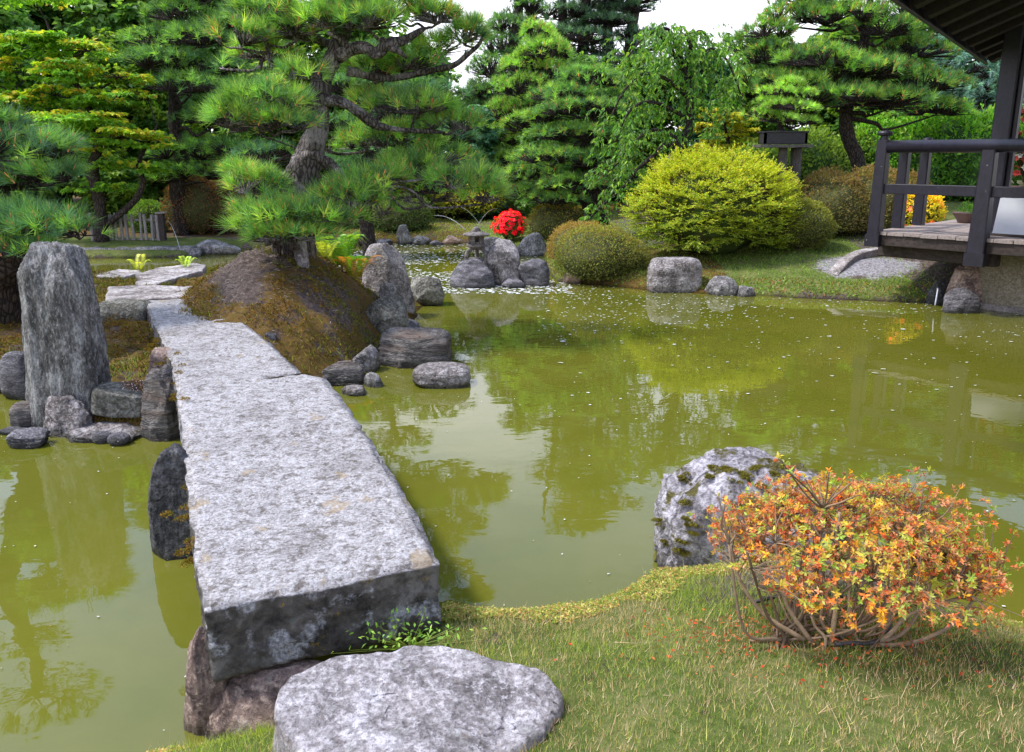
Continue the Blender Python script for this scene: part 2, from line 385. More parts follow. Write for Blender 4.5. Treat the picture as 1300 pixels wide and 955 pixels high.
vo = t.n('ShaderNodeTexVoronoi', {'Vector': P, 'Scale': 45.0})
grav = t.mix(t.xyz(vo.outputs['Color'])[0], (.16, .14, .14), (.42, .40, .42))
e = t.mapr(t.math('ADD', t.math('MULTIPLY', a, 1.3), t.math('MULTIPLY', b, .7)), .75, 1.2, -.35, .35)
c = t.mix(t.mapr(t.math('ADD', sp[0], e), .4, .6), soil, mossc)
c = t.mix(t.mapr(t.math('ADD', sp[1], e), .4, .6), c, grass)
c = t.mix(t.mapr(t.math('ADD', sp[2], e), .4, .6), c, grav)
z = t.xyz(P)[2]; c = t.mix(t.mapr(z, .05, .0), c, t.mix(1.0, c, (.35, .33, .25), 'MULTIPLY'))
h = t.math('ADD', b, t.math('MULTIPLY', d, .5))
t.out(t.pbsdf(Base_Color=c, Roughness=.95, Specular_IOR_Level=.15, Normal=t.bump(h, .9, .03))); GROUND = m

# water: murky green pond, opaque with depth, glossy
m, nt = newmat('pond_water'); t = NT(nt); P = t.geo()['Position']
a = t.noise(P, .35, 4, .5); b = t.noise(t.scl(P, (1, 1.0, 1)), 1.3, 5, .6, .6)
c = t.mix(t.mapr(a, .35, .65), (.110, .111, .014), (.136, .133, .016)); c = t.mix(t.mapr(b, .45, .7, 0, .35), c, (.075, .095, .003))
h = t.math('ADD', t.noise(t.scl(P, (1, 1.6, 1)), 2.6, 3, .5, .5), t.math('MULTIPLY', t.noise(P, 11, 2, .5), .10))
t.out(t.pbsdf(Base_Color=c, Roughness=.015, IOR=1.50, Specular_IOR_Level=.5, Normal=t.bump(h, .05, .03))); WATER = m
m, nt = newmat('petal'); t = NT(nt); t.out(t.pbsdf(Base_Color=t.n('ShaderNodeAttribute', attribute_name='col').outputs['Color'], Roughness=.6)); PETAL = m

# ------------------------------------------------------------------ terrain
def gp(*a): return [G(x, y)[:2] for x, y in a]
POND = gp((268, 880), (330, 850), (450, 820), (548, 782), (562, 778), (600, 787), (680, 787), (740, 777), (790, 757), (826, 740), (900, 733), (960, 715), (1050, 705), (1130, 718), (1200, 775), (1260, 803), (1300, 815)) + \
    [np.array(p) for p in ((3.0, 2.9), (4.5, 3.5), (7, 5), (10, 6.5), (11.5, 7.6))] + \
    gp((1300, 396), (1250, 390), (1190, 386), (1100, 382), (1000, 378), (950, 374), (890, 373), (825, 369), (760, 362), (708, 358), (697, 348), (692, 334), (690, 325), (655, 322), (640, 313), (600, 309), (560, 310), (520, 309), (470, 308), (430, 310), (380, 312), (300, 319), (240, 325), (225, 327), (130, 328), (60, 330), (-50, 332), (-200, 336)) + \
    [np.array(p) for p in ((-16, 13), (-16, 4), (-9, 1.5), (-5, .9), (-2.5, 1.1), (-1.35, 1.9), (-1.12, 2.3))]
ISLE = [np.array(p) for p in ((-9, 8), (-7, 6.3))] + gp((-120, 520), (0, 500), (45, 498), (35, 540), (60, 558), (120, 553), (200, 550), (245, 545), (330, 515), (410, 492), (440, 488), (470, 468), (487, 440), (505, 425), (525, 405), (535, 392), (548, 380), (538, 362), (525, 356), (500, 354), (470, 356), (400, 362), (300, 366), (262, 368), (200, 371), (130, 371), (0, 369), (-150, 368)) + [np.array((-12, 10.4))]
def sdf(poly, X, Y):
    """signed distance, positive inside"""
    A = np.array(poly); B = np.roll(A, -1, 0); d = np.full(X.shape, 1e9); ins = np.zeros(X.shape, bool)
    for (ax, ay), (bx, by) in zip(A, B):
        ex, ey = bx-ax, by-ay; L = ex*ex+ey*ey+1e-12
        s = np.clip(((X-ax)*ex+(Y-ay)*ey)/L, 0, 1); d = np.minimum(d, np.hypot(X-ax-s*ex, Y-ay-s*ey))
        c = ((ay > Y) != (by > Y)) & (X < (bx-ax)*(Y-ay)/(by-ay+1e-12)+ax); ins ^= c
    return np.where(ins, d, -d)
def sm(x, a, b):
    t = np.clip((x-a)/(b-a), 0, 1); return t*t*(3-2*t)
MX, MY = -2.42, 8.35
def mound(X, Y):
    # asymmetrical earth mound on the island
    dx = (X-MX); dy = (Y-MY)
    rx = np.where(dx < 0, 1.25, 1.35); ry = np.where(dy < 0, 2.35, 1.7)
    dxs = dx-0.30*np.minimum(dy, 0)*-1.0*0.5
    q = np.sqrt((dxs/rx)**2+(dy/ry)**2)
    return .61*(0.5+0.5*np.cos(math.pi*np.clip(q, 0, 1)))**.78
def ground_h(X, Y, full=True):
    s = -sdf(POND, X, Y)                              # positive on land
    p = np.stack([X, Y, X*0], 1)
    s = s+fbm(p*2.2, 3, 5)*.07*np.clip(np.abs(s)*6, 0, 1)
    near = (Y < 4.5) & (X > -2) & (X < 8)
    plat = np.where(near, .36+np.clip((2.6-Y)*.05, -.2, .1), .20+.36*sm(X, 2.0, 4.4)+.55*sm(X, 3, 6)*sm(Y, 12.5, 15.5)+.02*np.clip(Y-19, 0, 60))
    slope = np.where(near, .55, np.where(X < 2, .45, .30))
    h = plat*(1-np.exp(-np.maximum(s, 0)*slope/plat*1.25))+np.where(s > 0, .035, 0)*np.clip(s/.06, 0, 1)
    h = h-np.where(s > 0, 1, 0)*.20*np.exp(-(((X+.78)/.42)**2+((Y-2.42)/.30)**2)**2)
    h = np.where(s < 0, np.maximum(s*.8, -.5), h)+fbm(p*1.7, 5, 9)*.035*np.clip(np.abs(s)*3, 0, 1)*(np.abs(Y) < 60)
    return h, s
def isle_h(X, Y):
    s = sdf(ISLE, X, Y); p = np.stack([X, Y, X*0], 1)
    s = s+fbm(p*2.4, 3, 25)*.06
    plat = .42+.22*sm(-X, 4.6, 6.0)*sm(Y, 6.5, 8)
    h = plat*(1-np.exp(-np.maximum(s, 0)*.6/plat*1.2))
    h = np.where(s < 0, s*.9, h)
    h = h+mound(X, Y)*np.clip(s*3, 0, 1)
    # keep the ground below the bridge slab and the path stones
    h = h+fbm(p*2.6, 6, 3, .6)*.075*np.clip(s*4, 0, 1)+fbm(p*9, 4, 8, .62)*.045*np.clip(s*8, 0, 1)
    return h, s
def grid_obj(name, xs, ys, hf, maskf, trim=None, **kw):
    X, Y = np.meshgrid(xs, ys, indexing='ij'); Xr, Yr = X.ravel(), Y.ravel(); h, s = hf(Xr, Yr)
    V = np.stack([Xr, Yr, h], 1); ny = len(ys)
    i = np.arange(len(xs)-1)[:, None]*ny+np.arange(ny-1)[None]
    q = np.stack([i, i+ny, i+ny+1, i+1], -1).reshape(-1, 4)
    if trim is not None: q = q[(h[q] > trim).any(1)]
    C = maskf(Xr, Yr, h, s)
    mb = MB(); mb.quads(V, q, C)
    return mk(name, mb, GROUND, smooth=True, **kw)
def ymesh(a, b, k=.012, m=.01):
    r = [a]
    while r[-1] < b: r.append(r[-1]+m+k*abs(r[-1]))
    return np.array(r)
KERB = [W(1052, 347, 11.55), W(1065, 338, 11.75), W(1078, 328, 12.0), W(1090, 322, 12.2), W(1110, 318, 12.3), W(1142, 315, 12.4)]
def gmask(X, Y, h, s):
    C = np.zeros((len(X), 3))
    wood = sm(Y, 17.5, 22)*(X > -1)+sm(Y, 16.8, 17.6)*(X <= -1)
    C[:, 0] = .55*wood+.75*((X > 1)*(X < 3.2)*(Y > 10)*(Y < 15))
    C[:, 1] = np.clip(1-wood, 0, 1)*np.where((X > 1) & (X < 3.2) & (Y > 8), .2, .85)
    C[:, 1] *= 1-.5*(s < .12)*(Y > 6)
    gx, gy = 5.25, 11.75
    gr = np.exp(-(((X-gx)/.75)**2+((Y-gy)/.55)**2)**2)
    C[:, 2] = gr*1.1; C[:, 1] *= 1-gr
    und = (X > 5.6) & (Y > 9) & (Y < 14); C[und, 1] *= .2
    # bare litter soil under the near azalea
    ax, ay = 1.45, 2.95; li = np.exp(-(((X-ax)/.75)**2+((Y-ay)/.35)**2)); C[:, 1] *= 1-.8*li
    return C
xs = np.concatenate([-ymesh(6, 240, .08, .03)[::-1], np.arange(-5.95, 9, .045), ymesh(9.02, 240, .08, .03)])
ys = np.concatenate([-ymesh(.5, 120, .2, .2)[::-1], ymesh(0, 300, .012, .014)])
grid_obj('ground', xs, ys, ground_h, gmask, kind='structure')
def imask(X, Y, h, s):
    C = np.zeros((len(X), 3)); m = mound(X, Y); p = np.stack([X, Y, X*0], 1)
    bare = sm(m, .18, .42)*sm(X-MX, .55, -.25)
    C[:, 0] = .62-.55*bare-.35*sm(Y, 9.8, 10.6)+.12*fbm(p*1.3, 3, 77)
    right = sm(X-MX, .15, .6)*sm(m, .1, .3)*.22; C[:, 0] -= right
    C[:, 1] = .25*(sm(X, -4.0, -3.6)*sm(Y, 7.2, 6.0))*(X < -2)
    return C
grid_obj('island', np.arange(-9.5, .0, .03), np.concatenate([np.arange(4.6, 10.5, .03), np.arange(10.5, 15.2, .07)]), isle_h, imask, trim=-.35, kind='structure')
# water sheet
mb = MB(); X, Y = np.meshgrid(np.linspace(-20, 14, 35), np.linspace(.2, 22, 23), indexing='ij')
V = np.stack([X.ravel(), Y.ravel(), X.ravel()*0], 1); i = np.arange(34)[:, None]*23+np.arange(22)[None]
mb.quads(V, np.stack([i, i+23, i+24, i+1], -1).reshape(-1, 4)); mk('water', mb, WATER, kind='structure', smooth=True)
def gz(x, y): return float(ground_h(np.array([x], float), np.array([y], float))[0][0])
def iz(x, y): return float(isle_h(np.array([x], float), np.array([y], float))[0][0])

# floating petals
def petals(mb, n, xr, yr, dens, size, cols, z=.005):
    X = rng.uniform(*xr, n); Y = rng.uniform(*yr, n); ok = (sdf(POND, X, Y) > .05) & (sdf(ISLE, X, Y) < -.05) & (rng.random(n) < dens(X, Y)); X, Y = X[ok], Y[ok]; n = len(X)
    r = rng.uniform(size[0], size[1], n)*(1+.6*(rng.random(n) < .08)); an = rng.uniform(0, 6.28, n); V = []
    for k in range(6):
        a = an+k*math.pi/3; e = rng.uniform(.6, 1.15, n); V.append(np.stack([X+np.cos(a)*r*e, Y+np.sin(a)*r*e*rng.uniform(.4, 1, n), np.full(n, z)+rng.uniform(0, .003, n)], 1))
    V = np.stack(V, 1).reshape(-1, 3); o = np.arange(n)[:, None, None]*6
    c = np.asarray(cols)[rng.integers(0, len(cols), n)]
    mb.add(V, (np.array([[0, 1, 2], [0, 2, 3], [0, 3, 4], [0, 4, 5]])[None]+o).reshape(-1, 3), np.repeat(c, 6, 0))
mb = MB()
def dn(X, Y):
    p = np.stack([X, Y, X*0], 1); f = np.clip(.55+fbm(p*np.array([.5, 1.3, 1]), 3, 61)*1.4, 0.03, 1)
    far = sm(Y, 7.0, 10.3)*f; ch = ((X < .6) & (Y > 11.5) & (X > -3.2))*.045*f
    return np.clip(.05+far*.85+ch, 0, 1)
petals(mb, 7000, (.3, 9), (5.5, 13), dn, (.009, .021), [(.6, .61, .55), (.48, .5, .40), (.66, .66, .64), (.4, .4, .25)])
petals(mb, 7000, (-3.2, .9), (11.2, 18), dn, (.012, .034), [(.7, .72, .68), (.8, .8, .8)])
petals(mb, 1000, (-5, 5), (1.8, 8), lambda X, Y: .6+0*X, (.003, .009), [(.75, .76, .70), (.5, .5, .3), (.6, .6, .55), (.35, .22, .05)])
mk('floating_petals', mb, PETAL, label='small white petals floating scattered over the green pond', cat='petals', kind='stuff')

# ------------------------------------------------------------------ stones
def stone_shape(level, seed, p=3.0, ncut=13, cut=(.60, .90), amp=.10, fine=.02, cuts=()):
    v, t = ICO[level]; v = v.copy(); r = np.random.default_rng(seed)
    v = v*((np.abs(v)**p).sum(1)**(-1/p))[:, None]
    for k in range(ncut):
        n = norm(r.normal(size=3)); o = r.uniform(*cut)*(np.abs(n)**(p/(p-1))).sum()**((p-1)/p)
        dd = v@n; v = v-n*np.maximum(0, dd-o)[:, None]*.93
    for (n, o) in cuts:
        n = norm(np.array(n, float)); dd = v@n; v = v-n*np.maximum(0, dd-o)[:, None]*.96
    q = v+seed*3.7; d = norm(v)
    v = v+d*(fbm(q*1.3, 3, seed)*amp)[:, None]
    v = v+d*(fbm(q*3.6, 5, seed+1, .6, True)*amp*.55)[:, None]
    if level >= 4: v = v+d*(fbm(q*13, 3, seed+2, .6)*fine)[:, None]
    return v, t
def rock(box, mat, label, seed, z0=0.0, Y=None, depth=.9, level=4, taper=0.0, lean=(0, 0), rz=0.0, sink=.12, cat='rock', name='rock', group=None, layer=0.0, ripple=None, **kw):
    """box = (px left, px right, py top, py base); z0 height of the base; Y optional front distance"""
    x0, x1, yt, yb = box
    Yf = Y if Y is not None else G((x0+x1)/2, yb, z0)[1]
    w = (x1-x0)*pxm(Yf, z0)*.5; dp = w*depth; Yc = Yf+dp*.85
    w = (x1-x0)*pxm(Yc, z0)*.5
    zt = W((x0+x1)/2, yt, Yc+dp*.1)[2]; base = z0-sink
    hz = (zt-base)/2; cx = W((x0+x1)/2, yb, Yc)[0]
    v, t = stone_shape(level, seed, **kw)
    m = np.abs(v).max(0); v = v/m                          # fill the box
    if layer:
        zz = v[:, 2]; st = fbm(np.stack([zz*9*0+0.3, zz*9, zz*0], 1)+v*.35, 3, seed+9, .6, True)
        v[:, :2] *= (1+st*layer)[:, None]
    if ripple:                                              # vertical furrows
        f = fbm(v*np.array([ripple, ripple, .7]), 5, seed+12, .6, True); v[:, :2] *= (1+f*.12)[:, None]
    c, s = math.cos(rz), math.sin(rz)
    xx = v[:, 0]*c-v[:, 1]*s; yy = v[:, 0]*s+v[:, 1]*c; xx /= np.abs(xx).max(); yy /= np.abs(yy).max()
    k = 1-taper*(v[:, 2]+1)*.5
    V = np.stack([xx*w*k+lean[0]*w*(v[:, 2]+1)*.5, yy*dp*k+lean[1]*dp*(v[:, 2]+1)*.5, (v[:, 2]+1)*hz], 1)+np.array([cx, Yc, base])
    mb = MB(); mb.add(V, t)
    return mk(name, mb, mat, loc=(cx, Yc, base+sink), smooth=True, label=label, cat=cat, group=group)

rock((42, 146, 304, 548), R_STRI, 'tall grey standing stone with vertical furrows at the left water edge', 5, 0, depth=.72, level=6, taper=.16, lean=(-.04, .1), p=5, ncut=0, amp=.07, fine=.02, ripple=3.4, name='standing_stone', cat='standing stone', cuts=[((-.6, -.2, 1), 1.12), ((.75, -.2, 1), 1.13), ((.2, -.5, 1), 1.05),  ((-.9, -.6, .08), .98), ((.75, -.8, .1), 1.12)])
rock((-14, 14, 468, 500), R_GREY, 'rounded grey rock cut by the left edge of the picture beside the slate boulder', 8, 0, depth=1)
rock((8, 48, 446, 508), R_BLUE, 'smooth blue grey slate boulder left of the tall standing stone', 9, 0, depth=.8, level=5, p=3, ncut=4, amp=.04, fine=.006)
rock((18, 56, 508, 547), R_LAYER, 'small pale-topped rock at the left foot of the standing stone', 12, 0, depth=.9)
rock((0, 40, 541, 553), R_BLUE, 'low dark slate lying almost flush with the water at far left', 13, 0, depth=.6, level=4, sink=.03)
rock((12, 66, 544, 570), R_BLUE, 'broken flaky slate lying below the foot of the standing stone', 14, 0, depth=.7, level=5, layer=.12, amp=.16, sink=.04)
rock((56, 130, 500, 556), R_MID, 'rough dark ledge rock in front of the standing stone', 15, 0, depth=.7, level=5, amp=.2)
rock((88, 196, 534, 561), R_MID, 'low brownish shelf rock at the waterline under the tilted block', 16, 0, depth=.8, level=5, amp=.15, sink=.06)
rock((112, 186, 488, 540), R_OLIVE, 'blocky grey green stone tilted above the waterline shelf', 17, .08, Y=5.35, depth=.7, level=5, p=8, ncut=3, amp=.04, rz=.35, sink=.02, lean=(.15, 0), cuts=[((.3, -.2, 1), .8), ((-.4, -.3, -1), .9)])
rock((178, 240, 464, 556), R_LAYER, 'layered striped rock shoring the left side of the bridge', 18, 0, Y=5.15, depth=.9, level=5, layer=.10, taper=.3, lean=(.12, .1), amp=.12)
rock((186, 232, 440, 484), R_WARM, 'small pinkish rock wedged above the striped rock beside the bridge', 19, .25, Y=5.7, depth=.8, level=4)
rock((119, 143, 547, 564), R_BLUE, 'rounder of the two dark pebbles at the island water edge', 21, 0, depth=.9, level=3, p=2.2, ncut=0, amp=.03, sink=.02)
rock((138, 166, 549, 567), R_BLUE, 'flat oval pebble, right one of the two dark pebbles at the water edge', 22, 0, depth=.8, level=3, p=2.2, ncut=0, amp=.03, sink=.01)
rock((186, 262, 562, 712), R_DARK, 'dark rounded pillar rock standing in water under the bridge', 23, 0, depth=.9, level=6, taper=.35, lean=(.2, 0), p=3.2, ncut=6, amp=.08, sink=.3)
rock((234, 300, 770, 905), R_WARM, 'rusty brown rock beneath the near left corner of the bridge', 24, .0, Y=2.32, depth=1.0, level=5, taper=.2, amp=.12, sink=.25)
rock((258, 520, 838, 985), R_WARM, 'shaded brown foundation rock under the near end of the bridge', 25, .0, Y=2.25, depth=.55, level=5, taper=.1, amp=.12, sink=.2)
BOULDER = rock((812, 1062, 578, 744), R_PALE, 'big pale pitted boulder with dark moss spots behind the orange azalea', 31, 0, depth=.72, level=6, taper=.10, lean=(.06, .1), p=5.0, ncut=5, cut=(.78, .92), amp=.17, fine=.035, sink=.3, cat='boulder', cuts=[((-.7, -.3, .9), 1.12), ((.1, -.5, 1), 1.18), ((-.3, -1, -.7), 1.0)])
# island east shore
rock((460, 533, 308, 398), R_MID, 'tall slanted grey boulder behind the ferns on the island shore', 41, 0, Y=9.3, depth=.8, level=5, taper=.35, lean=(-.25, .1), p=4, ncut=5, amp=.08, cuts=[((.7, -.2, .9), .9)], cat='boulder')
rock((520, 566, 344, 389), R_OLIVE, 'rounded brown-grey rock at the water right of the tall slanted boulder', 42, 0, depth=.9, level=5, layer=.04)
rock((478, 506, 359, 380), R_GREY, 'small light grey rock in moss above the round mossy rock', 43, .35, Y=8.8, depth=.9)
rock((460, 520, 374, 414), R_OLIVE, 'round mossy rock midway down the island shore', 44, .12, Y=8.2, depth=.9, level=5, p=2.4, ncut=4, layer=.03)
rock((474, 534, 403, 428), R_BLUE, 'flat bluish ledge stone below the round mossy rock', 45, 0, depth=.9, level=5, amp=.1)
rock((480, 576, 417, 467), R_LAYER, 'broad layered rock stepping into the pond from the island', 46, 0, depth=.75, level=5, p=5, ncut=4, layer=.06, amp=.08)
rock((524, 598, 462, 493), R_MID, 'flat oval rock standing alone in the pond off the island', 47, 0, depth=.75, level=5, p=3.5, ncut=2, amp=.05, layer=.03, sink=.05)
rock((408, 466, 456, 490), R_LAYER, 'low layered rock at the foot of the mound next to the bridge', 48, 0, depth=.8, level=5, layer=.07)
rock((448, 486, 438, 470), R_GREY, 'angular grey rock above the low layered rock at the mound foot', 49, .02, Y=6.95, depth=.9, level=4)
rock((462, 488, 473, 492), R_GREY, 'small dark wet rock between the mound foot and the oval rock', 50, 0, depth=.9)
rock((434, 466, 489, 503), R_MID, 'flat little stone just breaking the water near the bridge', 51, 0, depth=.9, sink=.03)
rock((334, 352, 418, 438), R_DARK, 'small dark stone in moss against the right edge of the bridge', 52, .28, Y=6.6, depth=.9)
rock((130, 200, 380, 452), R_OLIVE, 'moss-hung dark block under the path end left of the bridge', 53, .08, Y=7.5, depth=.7, level=5, p=6, ncut=3, amp=.08)
rock((372, 394, 288, 318), R_PALE, 'small pale upright stone at the foot of the mound pine', 54, iz(-2.24, 8.0)-.0, Y=7.9, depth=.8, taper=.35, level=4, sink=.12)
# lantern group
rock((566, 634, 328, 367), R_BLUE, 'dark bluish rock in the pond that carries the stone lantern', 61, 0, depth=.8, level=5, taper=.35, amp=.08)
rock((612, 661, 299, 362), R_MID, 'tall pitted boulder right of the stone lantern', 62, 0, Y=11.9, depth=.8, level=5, taper=.12, lean=(.08, 0), p=3.4, amp=.06, cuts=[((-.9, 0, .8), .85)], cat='boulder')
rock((654, 703, 328, 364), R_BLUE, 'low dark rock with mossy top right of the tall pitted boulder', 63, 0, depth=.8, level=5, taper=.1)
rock((636, 668, 353, 366), R_BLUE, 'flat slab stone at the waterline in front of the lantern group', 64, 0, depth=.7, sink=.04)
rock((652, 699, 295, 326), R_GREY, 'grey pointed boulder on the far shore behind the lantern group', 65, 0, depth=.8, level=5, taper=.35)
rock((608, 642, 301, 322), R_GREY, 'grey rock on the far shore between lantern and red azalea', 66, 0, depth=.8)
rock((500, 526, 285, 311), R_STRI, 'pointed upright grey stone on the far lawn edge', 67, 0, depth=.7, taper=.35, level=4)
for k, (b, l) in enumerate([((522, 548, 299, 311), 'low brown rock right of the pointed upright stone'), ((545, 562, 305, 312), 'flat low stone at the far lawn edge, next to the low brown rock'), ((560, 586, 299, 311), 'reddish brown rock on the far shore left of the lantern'), ((478, 502, 303, 312), 'flat dark stone left of the pointed upright stone'), ((455, 474, 299, 312), 'small round dark rock on the far shore behind the ferns'), ((405, 452, 304, 314), 'long low rock on the far shore behind the mound pine')]):
    rock(b, [R_GREY, R_BLUE, R_WARM, R_BLUE, R_DARK, R_GREY][k], l, 70+k, 0, depth=.8, sink=.05)
rock((246, 306, 304, 324), R_GREY, 'long flat grey rock on the far bank right of the low kerb', 81, 0, depth=.6, level=4, amp=.06)
rock((238, 258, 315, 326), R_GREY, 'small pale stone at the right end of the low kerb', 82, 0, depth=.9)
# right shore
rock((820, 891, 326, 372), R_MID, 'blocky weathered rock in front of the yellow shrub', 91, 0, depth=.6, level=5, p=6, ncut=4, amp=.06, taper=.08, layer=.03, cat='boulder')
rock((891, 939, 350, 376), R_GREY, 'rounded grey rock, middle of the three stones by the yellow shrub', 92, 0, depth=.8, taper=.3)
rock((934, 960, 361, 377), R_GREY, 'smallest rock at the right end of the stones by the yellow shrub', 93, 0, depth=.9)
rock((714, 738, 346, 361), R_WARM, 'small reddish stone under the round clipped azalea', 94, 0, depth=.9)
rock((1192, 1254, 333, 393), R_WARM, 'pinkish tapering boulder under the corner of the deck', 95, 0, depth=.7, level=5, taper=.55, lean=(-.05, .1), cat='boulder', sink=.2)
rock((1195, 1242, 364, 395), R_BLUE, 'dark wet stone leaning on the pinkish boulder at the water', 96, 0, Y=9.75, depth=.5, level=5, layer=.05, sink=.15)
rock((1176, 1202, 352, 388), R_DARK, 'dark stone in shade left of the pinkish boulder', 97, 0, depth=.7, sink=.15)

def flat_stone(poly, z, th, mat, label, seed, name='path_stone', cat='stepping stone', amp=.012, n=150, rings=34, warp=.03):
    """slab stone whose top outline is a photo polygon at height z"""
    P = np.array([G(x, y, z)[:2] for x, y in poly]); c = P.mean(0)
    Q = np.concatenate([P, P[:1]]); L = np.concatenate([[0], np.cumsum(np.linalg.norm(np.diff(Q, axis=0), axis=1))])
    s = np.linspace(0, L[-1], n, endpoint=False); O = np.stack([np.interp(s, L, Q[:, 0]), np.interp(s, L, Q[:, 1])], 1)
    for _ in range(2): O = .5*O+.25*(np.roll(O, 1, 0)+np.roll(O, -1, 0))
    on = fbm(np.concatenate([O*5, O[:, :1]*0], 1), 4, seed)*warp; O = O+norm(O-c)*on[:, None]
    V = []; ks = list(np.linspace(0.02, .985, rings))+[1.0, 1.012, 1.01, 1.0, .97, .9]; zs = [z]*rings+[z-.012, z-.035, z-th*.4, z-th*.75, z-th, z-th*1.02]
    for k, zz in zip(ks, zs): V.append(np.concatenate([c+(O-c)*k, np.full((n, 1), zz)], 1))
    V = np.concatenate(V); m = len(ks)
    V[:, 2] += fbm(V*np.array([3, 3, 1.]), 4, seed+3)*amp*1.6+fbm(V*np.array([16, 16, 9.]), 4, seed+4, .6)*amp*.5
    V[:, :2] += np.stack([fbm(V*8, 3, seed+5), fbm(V*8, 3, seed+6)], 1)*amp*1.2*(V[:, 2] < z-.01)[:, None]
    i = np.arange(m-1)[:, None]*n; j = np.arange(n)[None]
    q = np.stack([i+j, i+(j+1) % n, i+n+(j+1) % n, i+n+j], -1).reshape(-1, 4)
    mb = MB(); mb.quads(V, q); jj = np.arange(n)
    mb.add(np.concatenate([V[:n], [V[:n].mean(0)]]), np.stack([np.full(n, n), jj, (jj+1) % n], -1))
    return mk(name, mb, mat, loc=(*c, z-th), smooth=True, label=label, cat=cat)
flat_stone([(352, 880), (368, 856), (420, 838), (500, 828), (516, 819), (560, 822), (640, 836), (690, 848), (702, 875), (690, 925), (600, 962), (480, 972), (390, 950), (350, 910)], .40, .3, rockmat('step_granite', (.15, .13, .125), (.38, .34, .34), (.60, .56, .58), 6, side=.6, wet=False, lichen=.25, crack=.2), 'pale rough step stone in the grass at the near end of the bridge', 101, 'step_stone', n=260, rings=60, amp=.02)
flat_stone([(137, 364), (180, 362), (232, 363), (262, 361), (268, 371), (255, 377), (200, 379), (150, 384), (134, 380)], .50, .14, PATH, 'long pinkish path stone lying across the far end of the bridge', 102)
flat_stone([(172, 349), (200, 340), (246, 334), (262, 336), (258, 344), (236, 349), (215, 356), (196, 362), (170, 359), (186, 353)], .47, .12, PATH, 'irregular pale path stone beyond the long pinkish one', 103)
flat_stone([(122, 348), (150, 342), (178, 343), (182, 347), (150, 351), (126, 352)], .46, .12, PATH, 'narrow path stone near the small ferns behind the standing stone', 104)
flat_stone([(-40, 352), (0, 345), (30, 352), (38, 362), (10, 372), (-40, 370)], .52, .12, PATH, 'grey flat stone behind the left pine trunk at the picture edge', 105)

# bridge: long granite slab
def bridge():
    v, t = box_grid(400, 56, 22); zt = .50
    Lp = np.array([G(x, y, zt)[:2] for x, y in ((262, 771), (249, 690), (240, 600), (230, 520), (222, 470), (205, 425), (183, 381))])
    Rp = np.array([G(x, y, zt)[:2] for x, y in ((556, 712), (519, 640), (484, 580), (443, 520), (411, 478), (383, 474), (330, 425), (290, 395), (276, 377))])
    def ev(P, s):
        L = np.concatenate([[0], np.cumsum(np.linalg.norm(np.diff(P, axis=0), axis=1))]); L /= L[-1]
        return np.stack([np.interp(s, L, P[:, 0]), np.interp(s, L, P[:, 1])], 1)
    s = v[:, 0]; a = ev(Lp, s); b = ev(Rp, s); u = v[:, 1:2]; xy = a*(1-u)+b*u
    th = .27; z = zt-th*(1-v[:, 2]); V = np.concatenate([xy, z[:, None]], 1)
    c = np.stack([np.abs(v[:, 1]-.5)*2, (1-v[:, 2])], 1)
    # normals of the box faces for displacement
    n = np.zeros_like(V); e = 1e-6
    n[v[:, 2] > 1-e] += [0, 0, 1]; n[v[:, 2] < e] += [0, 0, -1]
    lat = norm(np.concatenate([b-a, np.zeros((len(a), 1))], 1)); n[v[:, 1] < e] -= lat[v[:, 1] < e]; n[v[:, 1] > 1-e] += lat[v[:, 1] > 1-e]
    fw = np.array([-.42, .9, 0]); n[v[:, 0] < e] -= fw; n[v[:, 0] > 1-e] += fw; cnt = np.linalg.norm(n, axis=1); n = norm(n)
    top = (v[:, 2] > 1-e)
    V = V+n*(fbm(V*2.2, 3, 31)*.011+fbm(V*9, 4, 32, .6, True)*.006+fbm(V*34, 3, 33, .6)*.0045)[:, None]
    V = V+n*((~top)*(fbm(V*np.array([5, 5, 7]), 4, 41, .6, True)*.016))[:, None]
    # worn, chipped arrises
    edge = np.minimum(np.minimum(v[:, 1], 1-v[:, 1])*.7, np.minimum(v[:, 0], 1-v[:, 0])*6)
    k = np.exp(-edge/.012)*top; V[:, 2] -= k*(.014+.016*np.clip(fbm(V*7, 3, 44), -1, 1)); V[:, :2] -= (n[:, :2])*(k*.02)[:, None]
    # undercut ends
    V[:, :2] += (lat[:, :2]*0)
    near = np.exp(-v[:, 0]/.01)*(1-v[:, 2]); V[:, 1] += near*.02
    # the crack and the worn hollow beyond it
    for (p, q, w, dpt) in (((343, 479), (389, 473), .016, .045), ((352, 484), (372, 485), .012, .02), ((228, 497), (345, 479), .009, .010)):
        A = G(*p, zt)[:2]; B = G(*q, zt)[:2]; E = B-A; s2 = np.clip(((V[:, :2]-A)@E)/(E@E), 0, 1); wv = fbm(np.stack([s2*6, s2*0, s2*0], 1), 2, 5)*.015
        dd = np.linalg.norm(V[:, :2]-A-s2[:, None]*E, axis=1)+wv; V[:, 2] -= top*dpt*np.exp(-(dd/w)**2)
    mb = MB(); mb.add(V, t); c0 = V.mean(0)
    o = mk('stone_bridge', mb, GRANITE, loc=(c0[0], c0[1], zt-th), smooth=True, label='long pale granite slab bridging the pond to the island', cat='stone bridge')
    return o
bridge()
